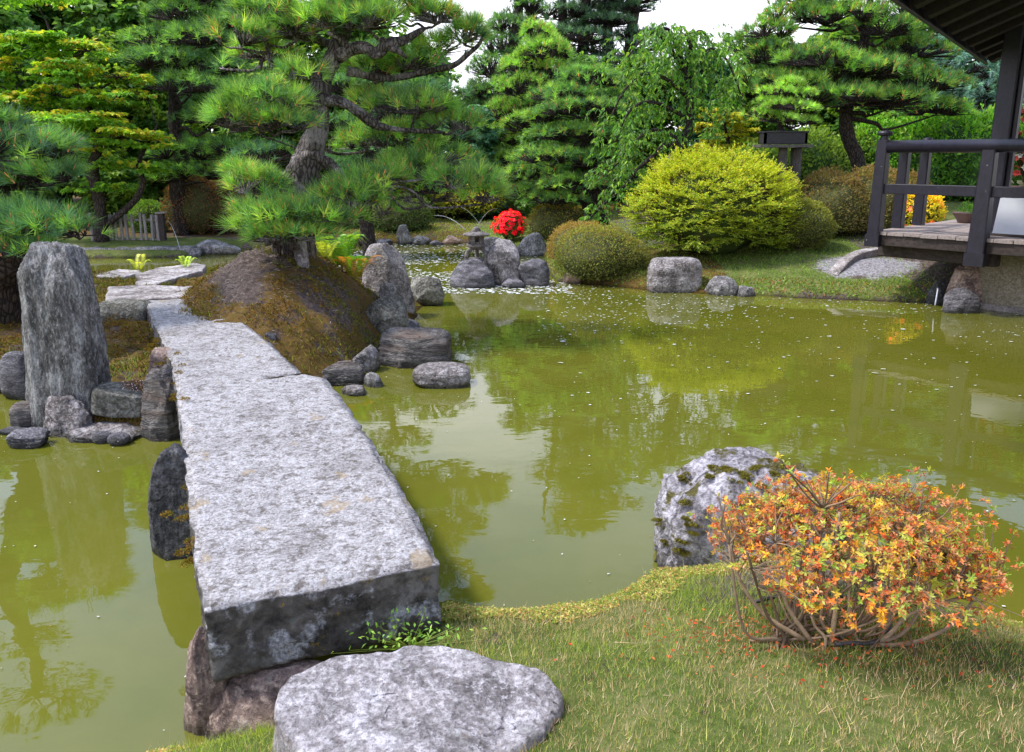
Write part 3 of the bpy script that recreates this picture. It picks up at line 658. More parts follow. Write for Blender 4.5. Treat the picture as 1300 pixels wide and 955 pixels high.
# moss cushions on the bridge's left side and on the boulder
def cushion(c, r, n, cols, L=.02, w=.004, mb=None, squash=.6):
    P = norm(rng.normal(size=(n, 3))); P[:, 2] = np.abs(P[:, 2])*squash; rr = rng.random((n, 1))**.3
    Q = np.array(c)+P*r*rr; cc = np.asarray(cols)[rng.integers(0, len(cols), n)]*rng.uniform(.6, 1.3, (n, 1))
    blades(mb, Q, P+rng.normal(size=(n, 3))*.5+[0, 0, .3], L*rng.uniform(.6, 1.3, n), w, cc)
def surf_pts(o, pts):
    V = np.array([(o.matrix_basis @ v.co)[:] for v in o.data.vertices]); d = V-[0, 0, CAMZ]; zc = d[:, 1]*cT-d[:, 2]*sT; u = 650+F*d[:, 0]/zc; w_ = 433-F*(d[:, 1]*sT+d[:, 2]*cT)/zc; out = []
    for (x, y) in pts:
        k = np.hypot(u-x, w_-y); i = np.where(k < max(3, k.min()*1.3))[0]; out.append(V[i[zc[i].argmin()]])
    return out
MOSSY = [(.24, .13, .015), (.17, .14, .015), (.28, .13, .018), (.10, .11, .015)]
mb = MB()
for (x, y, zz) in ((232, 530, .42), (228, 505, .40), (225, 488, .43), (221, 468, .44), (206, 455, .42), (200, 436, .42), (196, 445, .36), (239, 582, .40), (238, 598, .36), (240, 640, .38), (244, 700, .4), (207, 470, .38)):
    p = G(x, y, zz)
    for k in range(6): cushion(p+rng.normal(size=3)*[.012, .07, .04], .026, 120, MOSSY, L=.012, w=.004, mb=mb)
for k in range(26):
    u = k/25; p = G(344+45*u, 479.5-6*u, .49)+[0, 0, -.008]; cushion(p, .012, 40, [(.05, .035, .015), (.12, .08, .02)], L=.008, w=.003, mb=mb)
mk('moss', mb, MOSSM, label='orange brown moss clinging to the left side of the bridge', cat='moss', kind='stuff')
mb = MB()
for p in surf_pts(BOULDER, [(868, 606), (872, 611), (905, 592), (918, 596), (940, 600), (950, 606), (930, 612), (962, 594), (968, 618), (900, 605), (862, 688), (858, 697), (866, 702), (880, 668), (884, 676), (872, 655), (845, 690), (838, 664), (868, 640), (985, 598), (1000, 592)]):
    for k in range(5): cushion(p+rng.normal(size=3)*[.014, .012, .006], .016, 150, [(.16, .14, .02), (.22, .19, .03), (.10, .085, .02)], L=.010, w=.003, mb=mb, squash=.5)
mk('moss', mb, MOSSM, label='dark olive moss cushions dotting the big pale boulder', cat='moss', kind='stuff')
print('stones done')
# ================================================================== VEGETATION
def shade(cols, n, lo=.75, hi=1.3, r=rng):
    return np.asarray(cols)[r.integers(0, len(cols), n)]*r.uniform(lo, hi, (n, 1))
def sphere_dirs(n, r=rng): return norm(r.normal(size=(n, 3)))

def clipped(name, label, cat, parts, Y, n, leaf, cols, top=None, z0=None, core=(.07, .075, .022), seed=0, noise=.07, group=None, flowers=None, depth=1.0, lw=.55, fuzz=.05, gap=0.0, uneven=1.0):
    """a shrub: union of ellipsoids given in photo pixels (cx, cy_top, cy_base, half width, dY)"""
    r = np.random.default_rng(seed+500); E = []
    for (cx, yt, yb, hw, dy) in parts:
        Yc = Y+dy; c = W(cx, (yt+yb)/2, Yc); s = pxm(Yc, c[2]); E.append((c, np.array([hw*s, hw*s*depth, (yb-yt)*.5*s*1.0])))
    base = np.array([E[0][0][0], E[0][0][1], gz(E[0][0][0], E[0][0][1]) if z0 is None else z0])
    root = empty(name, base, label, cat, group)
    crown = MB(); wood = MB(); vol = np.array([e[1][0]*e[1][2] for e in E]); vol = vol/vol.sum()
    for ei, (c, a) in enumerate(E):
        v, tt = ICO[4]; d = v.copy()
        k = 1+fbm(d*2.0+seed+ei*5, 3, seed+ei)*noise*2.2
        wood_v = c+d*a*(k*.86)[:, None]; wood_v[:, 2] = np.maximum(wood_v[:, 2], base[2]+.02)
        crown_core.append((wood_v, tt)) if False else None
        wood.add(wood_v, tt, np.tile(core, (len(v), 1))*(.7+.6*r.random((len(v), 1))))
        m = int(n*vol[ei]); d = sphere_dirs(m, r); d[:, 2] = np.where(d[:, 2] < -.75, -d[:, 2], d[:, 2])
        k = 1+fbm(d*2.0+seed+ei*5, 3, seed+ei)*noise*2.2+fbm(d*9*uneven, 2, seed+ei+3)*noise*.8+r.normal(size=m)*fuzz*.7-fuzz*.3
        nrm = norm(d/a); P = c+d*a*k[:, None]
        ok = P[:, 2] > base[2]+.01
        for ej, (c2, a2) in enumerate(E):
            if ej != ei: ok &= (((P-c2)/a2)**2).sum(1) > .8
        if gap: ok &= fbm(P*5.5, 2, seed+31)*.5+.5 > gap
        P, nrm, d = P[ok], nrm[ok], d[ok]; m = len(P)
        A = norm(nrm*.9+r.normal(size=(m, 3))*.6+[0, 0, .35]); N = norm(nrm+r.normal(size=(m, 3))*.5+[0, 0, .4])
        C = shade(cols, m, .7, 1.35, r)
        if top is not None:
            patch = fbm(P*3.3, 3, seed+7)*.5+.5
            tt2 = np.clip((d[:, 2]*.75+.25+patch*.9-.42)*1.2, 0, 1)*(r.random(m) < .85); C2 = shade(top, m, .75, 1.3, r); C = C*(1-tt2[:, None])+C2*tt2[:, None]
        L = leaf*r.uniform(.6, 1.3, m); leaves(crown, P, A, N, L, L*lw, C)
        if flowers:
            nf, fc, fs = flowers; q = r.integers(0, m, int(nf*vol[ei])); q = q[nrm[q, 2] > -.5]
            for k in range(5):
                an = 2*math.pi*k/5+r.random(len(q))*.5; n0 = nrm[q]; t1 = norm(np.cross(n0, [0.1, .2, .97])); t2 = np.cross(n0, t1)
                D = t1*np.cos(an)[:, None]+t2*np.sin(an)[:, None]+n0*.35
                leaves(crown, P[q]+n0*fs*.5, D, n0, fs, fs*.8, shade(fc, len(q), .8, 1.2, r))
        # visible stems at the skirt
        mm = 14; an = r.uniform(0, 6.28, mm); B = base+np.stack([np.cos(an)*a[0]*.25+(c[0]-base[0]), np.sin(an)*a[1]*.25, an*0], 1)
        T2 = c+np.stack([np.cos(an)*a[0]*.8, np.sin(an)*a[1]*.8, -a[2]*.2+an*0], 1); sticks(wood, B, T2, .02, .008, (.05, .035, .03))
    mk('foliage', crown, LEAF, root); mk('stems', wood, TWIG, root, smooth=True)
    return root
crown_core = []

GRN = [(.045, .13, .018), (.07, .18, .022), (.03, .085, .015)]
OLV = [(.10, .13, .02), (.07, .10, .018), (.05, .07, .015)]
RED = [(.20, .07, .03), (.13, .06, .02), (.16, .10, .02)]
YEL = [(.26, .36, .015), (.21, .32, .02), (.31, .36, .02), (.26, .26, .02)]

# yellow shrub: loose, layered
def yellow_shrub():
    r = np.random.default_rng(3); Y = 13.2; c = W(905, 268, Y); s = pxm(Y, 1.0); a = np.array([99*s, 92*s, 71*s])
    base = np.array([c[0], c[1], gz(c[0], c[1])]); root = empty('yellow_shrub', base, 'big rounded shrub with bright yellow green new growth behind the blocky rock', 'shrub')
    f = MB(); w = MB(); n = 1500; d = sphere_dirs(n*2, r); d = d[d[:, 2] > -.55][:n]; n = len(d)
    k = 1+fbm(d*2.2, 3, 2)*.16+r.uniform(-.22, .03, n); P = c+d*a*k[:, None]; P[:, 2] = np.maximum(P[:, 2], base[2]+.08)
    an = r.uniform(0, 6.28, 26); B = base+np.stack([np.cos(an)*.25, np.sin(an)*.25, an*0], 1)
    for i in range(26):
        T2 = c+d[i*9 % n]*a*.55; tube(w, spline([B[i], (B[i]+T2)/2+[0, 0, .08], T2], 4), np.linspace(.022, .007, 9), 5, (.07, .05, .035))
    q = r.integers(0, 26, n); inner = c+(P-c)*.45; sticks(w, inner, P, .007, .003, (.10, .06, .03))
    for i in range(n):                                  # each spray: a flattish fan of twigs with leaves
        m = 6; out = norm((d[i]/a)*[1, 1, .5]+[0, 0, .12]); side = norm(np.cross(out, [0, 0, 1])+r.normal(size=3)*.15)
        for j in range(m):
            D = norm(out*r.uniform(.5, 1)+side*r.uniform(-1, 1)+[0, 0, r.uniform(-.05, .35)]); Ln = r.uniform(.10, .24)
            kk = 9; tpos = np.linspace(.15, 1, kk)[:, None]; Q = P[i]+D*Ln*tpos+[0, 0, -.02]*tpos**2
            AA = norm(D+side*np.where(np.arange(kk) % 2, .9, -.9)[:, None]+r.normal(size=(kk, 3))*.3); NN = norm(np.array([0, 0, 1.])+r.normal(size=(kk, 3))*.4+d[i]*.3)
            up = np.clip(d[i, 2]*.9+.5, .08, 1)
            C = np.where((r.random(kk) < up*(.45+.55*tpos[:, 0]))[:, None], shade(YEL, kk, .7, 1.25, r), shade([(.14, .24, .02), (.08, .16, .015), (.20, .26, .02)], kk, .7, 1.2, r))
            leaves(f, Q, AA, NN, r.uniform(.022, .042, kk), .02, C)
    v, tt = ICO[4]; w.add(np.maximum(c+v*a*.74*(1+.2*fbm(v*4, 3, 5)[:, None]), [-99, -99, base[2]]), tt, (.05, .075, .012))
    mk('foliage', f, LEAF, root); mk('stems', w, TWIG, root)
yellow_shrub()
clipped('clipped_azalea', 'round clipped azalea, olive green with reddish tips, left of the yellow shrub', 'clipped shrub', [(757, 288, 362, 51, 0), (790, 300, 362, 34, .2)], 12.35, 15000, .030, OLV, [(.16, .20, .03), (.13, .17, .02), (.16, .13, .03)], seed=1, z0=.1, fuzz=.07)
clipped('clipped_azalea', 'low reddish clipped azalea peeping out behind the round olive one', 'clipped shrub', [(736, 282, 345, 41, 0)], 13.6, 8000, .030, [(.13, .10, .02), (.16, .12, .03)], [(.19, .14, .035), (.18, .17, .03)], seed=2, fuzz=.07)
clipped('clipped_azalea', 'dark olive domed shrub behind the red flowering azalea', 'clipped shrub', [(706, 258, 312, 38, 0), (740, 264, 312, 30, .4)], 17.0, 7000, .04, OLV, [(.16, .15, .02), (.12, .12, .02)], seed=3, z0=.15, fuzz=.06)
clipped('clipped_azalea', 'small round clipped shrub between yellow shrub and the large red-brown mound', 'clipped shrub', [(1018, 255, 318, 38, 0)], 12.9, 9000, .030, OLV, [(.15, .18, .02), (.12, .15, .02)], seed=4, fuzz=.06)
clipped('clipped_azalea', 'large clipped mound of red-brown azalea left of the deck', 'clipped shrub', [(1052, 219, 325, 50, 0), (1105, 215, 325, 52, .1), (1150, 222, 318, 34, .5)], 13.9, 22000, .04, [(.09, .10, .025), (.06, .08, .02)], [(.15, .11, .03), (.13, .14, .025), (.14, .10, .03)], seed=5, fuzz=.06)
clipped('flowering_azalea', 'compact azalea covered in bright red flowers on the far lawn', 'azalea', [(648, 271, 304, 20, 0)], 17.3, 1500, .04, GRN, seed=6, z0=.15, flowers=(330, [(.62, .010, .03), (.75, .03, .06), (.45, .008, .02)], .05), fuzz=.12)
clipped('clipped_azalea', 'brown twiggy domed shrub right of the picket fence', 'clipped shrub', [(250, 226, 305, 38, 0), (284, 232, 305, 32, .2)], 18.0, 7500, .05, [(.06, .04, .02), (.09, .06, .02)], [(.15, .07, .03), (.12, .06, .03), (.09, .09, .02)], seed=7, fuzz=.08, gap=.18)
clipped('clipped_azalea', 'dark brown-green shrub in shade under the mound pine branches', 'clipped shrub', [(330, 242, 300, 40, 0), (395, 248, 300, 42, .4)], 19.0, 6500, .05, [(.05, .06, .02), (.035, .05, .015)], [(.08, .08, .02)], seed=8, fuzz=.08)
clipped('clipped_azalea', 'dark green rounded shrub on the lawn behind the pointed upright stone', 'clipped shrub', [(506, 246, 303, 42, 0), (466, 255, 303, 34, .5)], 19.2, 7000, .055, [(.035, .08, .02), (.05, .10, .02)], [(.07, .11, .02)], seed=9, fuzz=.08)
clipped('clipped_azalea', 'low green dome behind the middle of the picket fence', 'clipped shrub', [(190, 257, 300, 24, 0)], 18.3, 3500, .05, GRN, [(.08, .16, .02)], seed=10, fuzz=.06)
clipped('clipped_hedge', 'long low dark hedge at the back of the far lawn', 'hedge', [(560, 262, 296, 50, 0), (620, 258, 296, 48, .2), (680, 262, 296, 50, .3)], 22.5, 9000, .07, [(.06, .075, .02), (.08, .07, .02)], [(.10, .10, .02)], seed=12, fuzz=.06)
clipped('yellow_bush', 'loose yellow-green bush glowing behind the hedge of the far lawn', 'shrub', [(595, 232, 275, 42, 0), (560, 240, 270, 26, .4)], 21.5, 4500, .08, [(.22, .26, .02), (.12, .2, .02)], [(.42, .40, .02)], seed=13, fuzz=.14, gap=.2)
clipped('flowering_bush', 'yellow bush with orange blooms seen between the railing posts', 'shrub', [(1168, 243, 300, 26, 0)], 13.4, 3500, .05, [(.30, .30, .02), (.20, .28, .02)], [(.50, .46, .02)], seed=14, flowers=(45, [(.8, .2, .05), (.8, .3, .15)], .05), fuzz=.1)
clipped('laurel_hedge', 'tall glossy bright green laurel hedge behind the deck', 'hedge', [(1110, 156, 280, 40, .5), (1160, 150, 300, 55, .3), (1215, 146, 300, 58, 0), (1270, 150, 300, 60, -.1), (1340, 150, 300, 60, -.2)], 17.0, 30000, .11, [(.035, .10, .012), (.05, .15, .015)], [(.10, .27, .02), (.07, .2, .02), (.16, .30, .03)], seed=15, noise=.13, fuzz=.09, lw=.42, uneven=.7, core=(.035, .08, .015))
clipped('laurel_hedge', 'green shrubbery growing under and behind the bonsai table', 'hedge', [(965, 186, 270, 44, 0), (1030, 176, 270, 52, .3), (1085, 170, 262, 40, .6)], 17.0, 16000, .08, [(.05, .10, .015), (.08, .15, .02)], [(.13, .22, .03), (.09, .17, .02)], seed=16, noise=.13, fuzz=.12, core=(.035, .08, .015))

# ---------- pines
PINE = [(.055, .17, .028), (.04, .13, .03), (.075, .21, .028), (.03, .10, .03)]
PINEB = [(.035, .12, .05), (.05, .15, .055), (.025, .085, .035)]
PINEL = [(.10, .26, .03), (.07, .20, .03), (.13, .28, .035)]
class Tree:
    def __init__(s, name, label, base, bark=BARK, group=None, cat='pine tree', seed=0):
        s.root = empty(name, base, label, cat, group); s.w = MB(); s.c = MB(); s.bark = bark; s.tp = []; s.r = np.random.default_rng(seed+900); s.base = np.array(base, float); s.rs = 1.0
    def trunk(s, pts, rad, seg=12, wig=.03, k=7):
        P = spline(pts, k); n = len(P); rad = np.array(rad)*s.rs; rr = np.interp(np.linspace(0, 1, n), np.linspace(0, 1, len(rad)), rad)
        P = P+np.stack([vnoise(P*2.3, 5), vnoise(P*2.3, 6), P[:, 0]*0], 1)*wig
        tube(s.w, P, rr, seg, (.5, .5, .5), rough=.22); s.tp += [(p, r) for p, r in zip(P, rr)]
    def limb(s, a, b, r0, r1, sag=.12, seg=6, k=4, keep=True):
        a = np.array(a, float); b = np.array(b, float); L = np.linalg.norm(b-a); m = (a+b)/2+[0, 0, -sag*L*.5]+s.r.normal(size=3)*L*.07; q = a*.7+b*.3+s.r.normal(size=3)*L*.05
        P = spline([a, q, m, b], k); rr = np.linspace(r0, r1, len(P)); tube(s.w, P, rr, seg, rough=.15)
        if keep: s.tp += [(p, r) for p, r in zip(P, rr)]
    def near(s, c, below=.25, rmin=.0):
        T = np.array([p for p, r in s.tp]); Rr = np.array([r for p, r in s.tp]); d = np.linalg.norm((T-c)*[1, 1, 1.3], axis=1)+np.maximum(0, T[:, 2]-c[2]+below)*1.6+(Rr < rmin)*9
        i = int(d.argmin()); return T[i], Rr[i]
    def pad(s, c, a, n, L=.12, w=.005, K=26, cols=PINE, spread=(12, 75), up=1.0, hub=True, noise=.3, candle=0.0, under=.18, limb=True):
        r = s.r; c = np.array(c, float); a = np.array(a, float)
        if limb:
            p, rr = s.near(c, a[2]*.6); q = c-[0, 0, a[2]*.55]; s.limb(p, q, min(rr*.6, .012+.05*a[0]), .010+.008*a[0], keep=False)
        ang = r.uniform(0, 6.28, n); rho = np.sqrt(r.random(n)); x = np.cos(ang)*rho; y = np.sin(ang)*rho
        edge = 1+.28*fbm(np.stack([np.cos(ang)*1.5, np.sin(ang)*1.5, ang*0+c[0]*3], 1), 2, 7)
        z = np.sqrt(np.clip(1-rho**2, 0, 1))*1.0-.35; z = z-(r.random(n)**2)*under*3*(1-rho)+r.normal(size=n)*.08
        P = c+np.stack([x*a[0]*edge, y*a[1]*edge, z*a[2]], 1); P[:, 2] += fbm(P*np.array([2.5, 2.5, 0])+3, 3, 5)*a[2]*noise
        keep = fbm(P*3.2, 2, 21) > -.32; P = P[keep]; x = x[keep]; y = y[keep]; m = len(P)
        A = norm(np.stack([x*1.05, y*1.05, np.full(m, up)], 1)+r.normal(size=(m, 3))*.22)
        # lighter tufts on top, darker old needles below: two ages of shoots
        tufts(s.c, P, A, L*r.uniform(.75, 1.2, m), w, K, cols, spread, r=r)
        if candle:
            q = r.random(m) < candle; sticks(s.c, P[q], P[q]+A[q]*L*.75, w*1.2, w*.5, shade([(.22, .12, .05), (.3, .2, .08)], q.sum(), .8, 1.2, r))
        if hub:
            H = max(3, m//28); hi = r.integers(0, m, H); hp = c+(P[hi]-c)*[.62, .62, .2]-[0, 0, a[2]*.38]; c0 = c-[0, 0, a[2]*.55]
            for h in hp: s.limb(c0, h, .006+.012*a[0], .004+.004*a[0], .05, 4, 2, keep=False)
            dd = ((P[:, None]-hp[None])**2).sum(2).argmin(1); sticks(s.w, hp[dd], P-A*L*.1, w*1.1+.002, w*.5+.0012, (.5, .5, .5))
    def done(s, needle=NEEDLE, crown='crown'):
        mk('trunk', s.w, s.bark, s.root, smooth=True); mk(crown, s.c, needle, s.root); return s.root

# mound pine
Y0 = 8.35
def pw(x, y, dy=0): return W(x, y, Y0+dy)
b0 = np.array([pw(377, 312)[0], Y0, iz(pw(377, 312)[0], Y0)-.25])
T = Tree('black_pine', 'gnarled black pine with twisting trunk on top of the earth mound', b0, BARK_L, seed=1)
T.rs = .84
T.trunk([b0, pw(376, 285), pw(383, 240), pw(392, 205), pw(402, 170), pw(404, 130), pw(414, 95, .05), pw(428, 60, .1), pw(436, 20, .1), pw(432, -40, .2), pw(420, -100, .2), pw(430, -150, .2)], [.22, .20, .205, .17, .13, .125, .105, .10, .085, .07, .05, .03], 18)
T.trunk([pw(383, 240), pw(368, 228, -.1), pw(362, 240, -.15), pw(350, 280, -.2), pw(352, 325, -.2)], [.10, .10, .085, .07, .05], 10)      # pale root buttress on the left
T.rs = .68
T.trunk([pw(398, 200), pw(418, 206, -.05), pw(438, 222, -.1), pw(470, 232, -.2)], [.10, .07, .055, .03], 10)
T.trunk([pw(405, 130), pw(392, 125, -.1), pw(370, 140, -.3), pw(345, 160, -.5), pw(315, 165, -.6)], [.10, .085, .065, .05, .03], 10)
T.trunk([pw(408, 128), pw(433, 129, -.1), pw(455, 142, -.1), pw(476, 158, 0), pw(510, 165, .1), pw(560, 168, .2)], [.09, .075, .07, .065, .04, .025], 10)
T.trunk([pw(428, 72), pw(445, 62, -.1), pw(462, 61, -.2), pw(478, 68, -.2), pw(492, 56, -.2), pw(510, 52, -.1), pw(536, 36, 0)], [.09, .085, .08, .075, .08, .06, .03], 10)
T.trunk([pw(492, 60, -.2), pw(505, 66, -.2), pw(515, 74, -.2)], [.05, .04, .02], 8)
T.trunk([pw(440, 90, .2), pw(490, 100, .3), pw(545, 90, .4), pw(575, 83, .3), pw(590, 70, .3), pw(606, 55, .3), pw(612, 38, .3)], [.07, .05, .045, .045, .035, .025, .012], 8)
T.trunk([pw(428, 60, .1), pw(400, 50, .2), pw(360, 45, .2), pw(325, 50, 0), pw(300, 40, -.1)], [.07, .06, .05, .04, .02], 8)
T.trunk([pw(343, 92, -.2), pw(342, 70, -.1), pw(338, 48, 0)], [.03, .035, .03], 7)
PX = pxm(Y0, 2)
for (x, y, hx, hz, dy, n) in [
    (345, 22, 55, 24, -.1, 150), (300, 48, 44, 20, -.3, 110), (376, 40, 40, 18, -.2, 90), (290, 82, 28, 10, -.2, 45), (330, 70, 40, 12, .2, 60),
    (335, 128, 48, 20, -.7, 150), (300, 150, 32, 24, -.8, 110), (355, 158, 36, 16, -.8, 70), (385, 95, 22, 16, -.5, 45),
    (395, -10, 60, 24, .1, 110), (450, 8, 46, 20, -.2, 110), (415, 30, 40, 18, -.3, 80), (470, 30, 40, 16, -.35, 90), (510, 15, 44, 20, .1, 110), (548, 25, 32, 16, 0, 80),
    (590, 48, 24, 16, .3, 55), (560, 62, 40, 16, .4, 80), (520, 84, 50, 20, .4, 110), (475, 92, 40, 20, .5, 90), (600, 38, 14, 10, .3, 26),
    (525, 140, 58, 18, .2, 130), (570, 160, 44, 18, .4, 90), (475, 130, 34, 14, .5, 60), (505, 182, 58, 22, .6, 110), (460, 182, 34, 22, .8, 80),
    (470, 238, 50, 24, -.2, 130), (436, 256, 40, 20, -.5, 100), (520, 222, 56, 24, .2, 140), (560, 205, 50, 22, .5, 110), (590, 232, 44, 20, -.1, 100), (612, 250, 26, 16, -.2, 45), (545, 250, 46, 18, .0, 90),
    (325, 238, 34, 22, -.5, 90), (375, 276, 50, 18, -.8, 130), (325, 265, 32, 20, -.6, 80), (350, 285, 50, 18, -.7, 90), (418, 278, 44, 16, -.6, 80), (372, 300, 42, 10, -.9, 80), (350, 302, 30, 8, -.8, 50), (372, 290, 40, 12, -.75, 70), (338, 297, 30, 9, -.6, 45), (408, 294, 26, 9, -.6, 40), (310, 222, 26, 14, -.2, 45), (470, 268, 34, 16, -.1, 60),
    (440, -70, 90, 30, .3, 150), (380, -120, 60, 30, .2, 90), (470, -140, 60, 30, .2, 80)]:
    T.pad(pw(x, y, dy), (hx*PX, hx*PX*.8, hz*PX*1.05), int(n*.95), L=.155, w=.006, K=30, cols=PINE+PINEL+[(.14, .27, .04)], candle=.3, spread=(6, 62))
T.done()

# left foreground pine at the picture edge
Y1 = 7.3
def lw(x, y, dy=0): return W(x, y, Y1+dy)
bb = np.array([lw(-30, 385)[0], Y1+.2, iz(lw(-30, 385)[0], Y1+.2)-.05])
T = Tree('black_pine', 'pine leaning in from the left picture edge behind the standing stone', bb, BARK, seed=2)
T.trunk([bb, lw(-8, 350, .1), lw(10, 330, 0), lw(0, 300, -.1), lw(-30, 260), lw(-60, 190), lw(-90, 120), lw(-80, 20), lw(-100, -60)], [.24, .20, .17, .13, .12, .10, .09, .07, .04], 12)
T.trunk([lw(8, 325, 0), lw(35, 345, .1), lw(44, 372, .15)], [.15, .11, .09], 10)
T.trunk([lw(-60, 190), lw(-10, 205, -.3), lw(25, 224, -.5)], [.05, .035, .02], 7)
T.trunk([lw(0, 300, -.1), lw(25, 300, -.3), lw(60, 296, -.5)], [.05, .035, .02], 7)
PX1 = pxm(Y1, 1.5)
for (x, y, hx, hz, dy, n) in [(30, 192, 58, 26, -.5, 170), (-20, 165, 50, 24, -.4, 120), (60, 225, 36, 18, -.4, 80), (10, 235, 56, 18, -.2, 120), (15, 285, 50, 28, -.6, 150), (65, 285, 44, 18, -.7, 110), (-30, 300, 40, 26, -.5, 90), (100, 295, 26, 14, -.7, 45), (30, 318, 34, 14, -.8, 70), (-100, 60, 70, 26, 0, 90), (-90, -60, 80, 30, 0, 90), (-150, 200, 70, 30, 0, 60)]:
    T.pad(lw(x, y, dy), (hx*PX1, hx*PX1*.8, hz*PX1), int(n*1.0), L=.15, w=.0055, K=30, cols=PINEB+PINE+PINEL[:1], candle=.2, spread=(6, 62))
T.done()

# cloud pruned pine, centre
def tiered(name, label, Y, trunk, rad, pads, n, L, w, K, cols, seed, bark=BARK, candle=0.0, dz=.0, cat='pine tree', needle=NEEDLE, spread=(12, 75), group=None, flat=.8, vr=1.0):
    b = W(*trunk[0], Y); b[2] = gz(b[0], b[1])-.1
    T = Tree(name, label, b, bark, seed=seed, cat=cat, group=group)
    T.trunk([b]+[W(x, y, Y) for x, y in trunk[1:]], rad, 10)
    for (x, y, hx, hz, dy, wt) in pads:
        c = W(x, y, Y+dy); s = pxm(Y+dy, c[2]); T.pad(c, (hx*s, hx*s*flat, hz*s*vr), int(n*wt), L, w, K, cols, candle=candle, spread=spread)
    return T.done(needle)
tiered('cloud_pruned_pine', 'layered cloud-pruned pine right behind the dark domed shrub', 17.0, [(762, 292), (752, 250), (748, 215), (745, 185), (752, 160), (757, 135), (755, 100), (750, 88)], [.26, .2, .15, .12, .11, .09, .06, .03],
       [(748, 102, 42, 14, 0, 1), (715, 122, 44, 15, -.2, 1), (780, 128, 30, 13, .2, .7), (740, 140, 56, 14, -.5, 1.1), (695, 150, 30, 12, 0, .6), (725, 172, 54, 17, -.3, 1.2), (775, 178, 30, 15, .1, .6), (700, 200, 46, 16, -.5, 1), (755, 205, 40, 15, -.4, .8), (680, 222, 42, 14, -.2, .8), (730, 236, 50, 14, -.6, .8), (790, 225, 30, 14, 0, .5), (675, 245, 38, 11, 0, .6), (705, 253, 40, 9, -.4, .5)], 200, .15, .011, 20, PINEL+PINE, 3, candle=.1, vr=1.25)
tiered('cone_pine', 'bright green tapering pine with rounded tiers left of the cloud-pruned pine', 22.5, [(678, 290), (680, 200), (680, 120), (682, 60), (684, 32)], [.25, .2, .15, .1, .04],
       [(684, 46, 22, 15, 0, .6), (690, 66, 34, 16, -.3, 1), (670, 84, 36, 14, 0, .9), (700, 98, 38, 15, -.2, .9), (664, 112, 40, 16, -.3, 1), (700, 128, 44, 15, 0, 1), (655, 142, 40, 16, 0, 1), (680, 160, 50, 15, -.5, 1.2), (645, 176, 36, 14, 0, .8), (700, 184, 50, 15, 0, 1), (665, 204, 50, 15, -.4, 1), (640, 222, 40, 14, 0, .8), (700, 232, 44, 14, 0, .8)], 260, .17, .014, 18, PINEL+[(.13, .30, .04)], 4, candle=.1, vr=1.6)
tiered('cone_pine', 'taller dull green pine rising behind the bright tapering pine', 26.0, [(655, 285), (652, 150), (655, 60), (660, 0), (662, -30)], [.3, .25, .2, .1, .05],
       [(660, -14, 26, 18, 0, .7), (668, 14, 30, 16, 0, .8), (650, 36, 34, 16, 0, .9), (640, 62, 30, 16, 0, .8), (630, 90, 34, 16, 0, .9), (622, 120, 34, 16, 0, .9), (618, 150, 40, 16, 0, 1), (628, 180, 40, 16, 0, 1), (604, 205, 36, 16, 0, .8), (600, 235, 44, 14, 0, .8)], 230, .2, .016, 16, PINE+[(.07, .15, .05)], 5, vr=1.6)
tiered('red_pine', 'large spreading pine with slender trunk above the bonsai table', 15.9, [(1098, 232), (1088, 205), (1076, 170), (1074, 140), (1082, 100), (1095, 62), (1100, 30), (1108, -20), (1112, -70)], [.15, .13, .12, .115, .105, .09, .07, .05, .03],
       [(1040, -4, 60, 18, 0, 1), (1120, -20, 70, 22, 0, 1.1), (1160, 20, 60, 18, .3, 1), (1010, 22, 44, 16, 0, .8), (1070, 22, 56, 16, -.3, 1), (1125, 40, 44, 14, -.4, .7), (975, 42, 34, 14, 0, .6), (985, 72, 48, 16, 0, .9), (1040, 78, 56, 16, -.6, 1.1), (1155, 66, 56, 18, .2, 1), (1100, 92, 60, 16, -.6, 1.1), (1160, 108, 62, 16, -.2, 1.1), (1010, 108, 56, 16, -.3, 1), (960, 100, 30, 14, .3, .5), (1065, 124, 52, 14, -.8, .9), (1125, 130, 62, 13, -.5, 1), (1180, 140, 46, 12, .3, .7), (950, 60, 36, 14, .4, .7), (965, 118, 36, 12, .6, .7), (1080, -70, 80, 24, 0, 1), (1160, -60, 70, 24, 0, 1)], 175, .17, .011, 22, PINEL+PINE, 6, candle=.25, spread=(8, 60), vr=1.35)
tiered('red_pine', 'dusky green pine behind the maple and left of the mound pine', 17.5, [(232, 290), (226, 240), (228, 200), (222, 160), (220, 100), (224, 50), (228, 0), (230, -90)], [.16, .14, .13, .12, .1, .08, .06, .03],
       [(225, 20, 40, 18, 0, .9), (250, -10, 50, 20, 0, 1), (200, 50, 40, 16, 0, .8), (250, 48, 44, 16, -.3, 1), (215, 80, 48, 16, -.4, 1), (265, 84, 44, 16, 0, .9), (185, 78, 30, 14, 0, .5), (240, 110, 50, 16, -.5, 1), (290, 120, 40, 16, 0, .8), (270, 150, 48, 15, -.2, .8), (232, 196, 44, 15, 0, .8), (285, 190, 44, 16, 0, .9), (255, 222, 50, 14, 0, .8), (215, 225, 36, 12, 0, .5), (230, -70, 70, 24, 0, 1), (300, -40, 60, 24, .4, 1), (200, -20, 50, 20, 0, .9), (280, 30, 40, 16, .3, .8)], 150, .18, .012, 20, PINE+PINEL[:1], 7, vr=1.3)
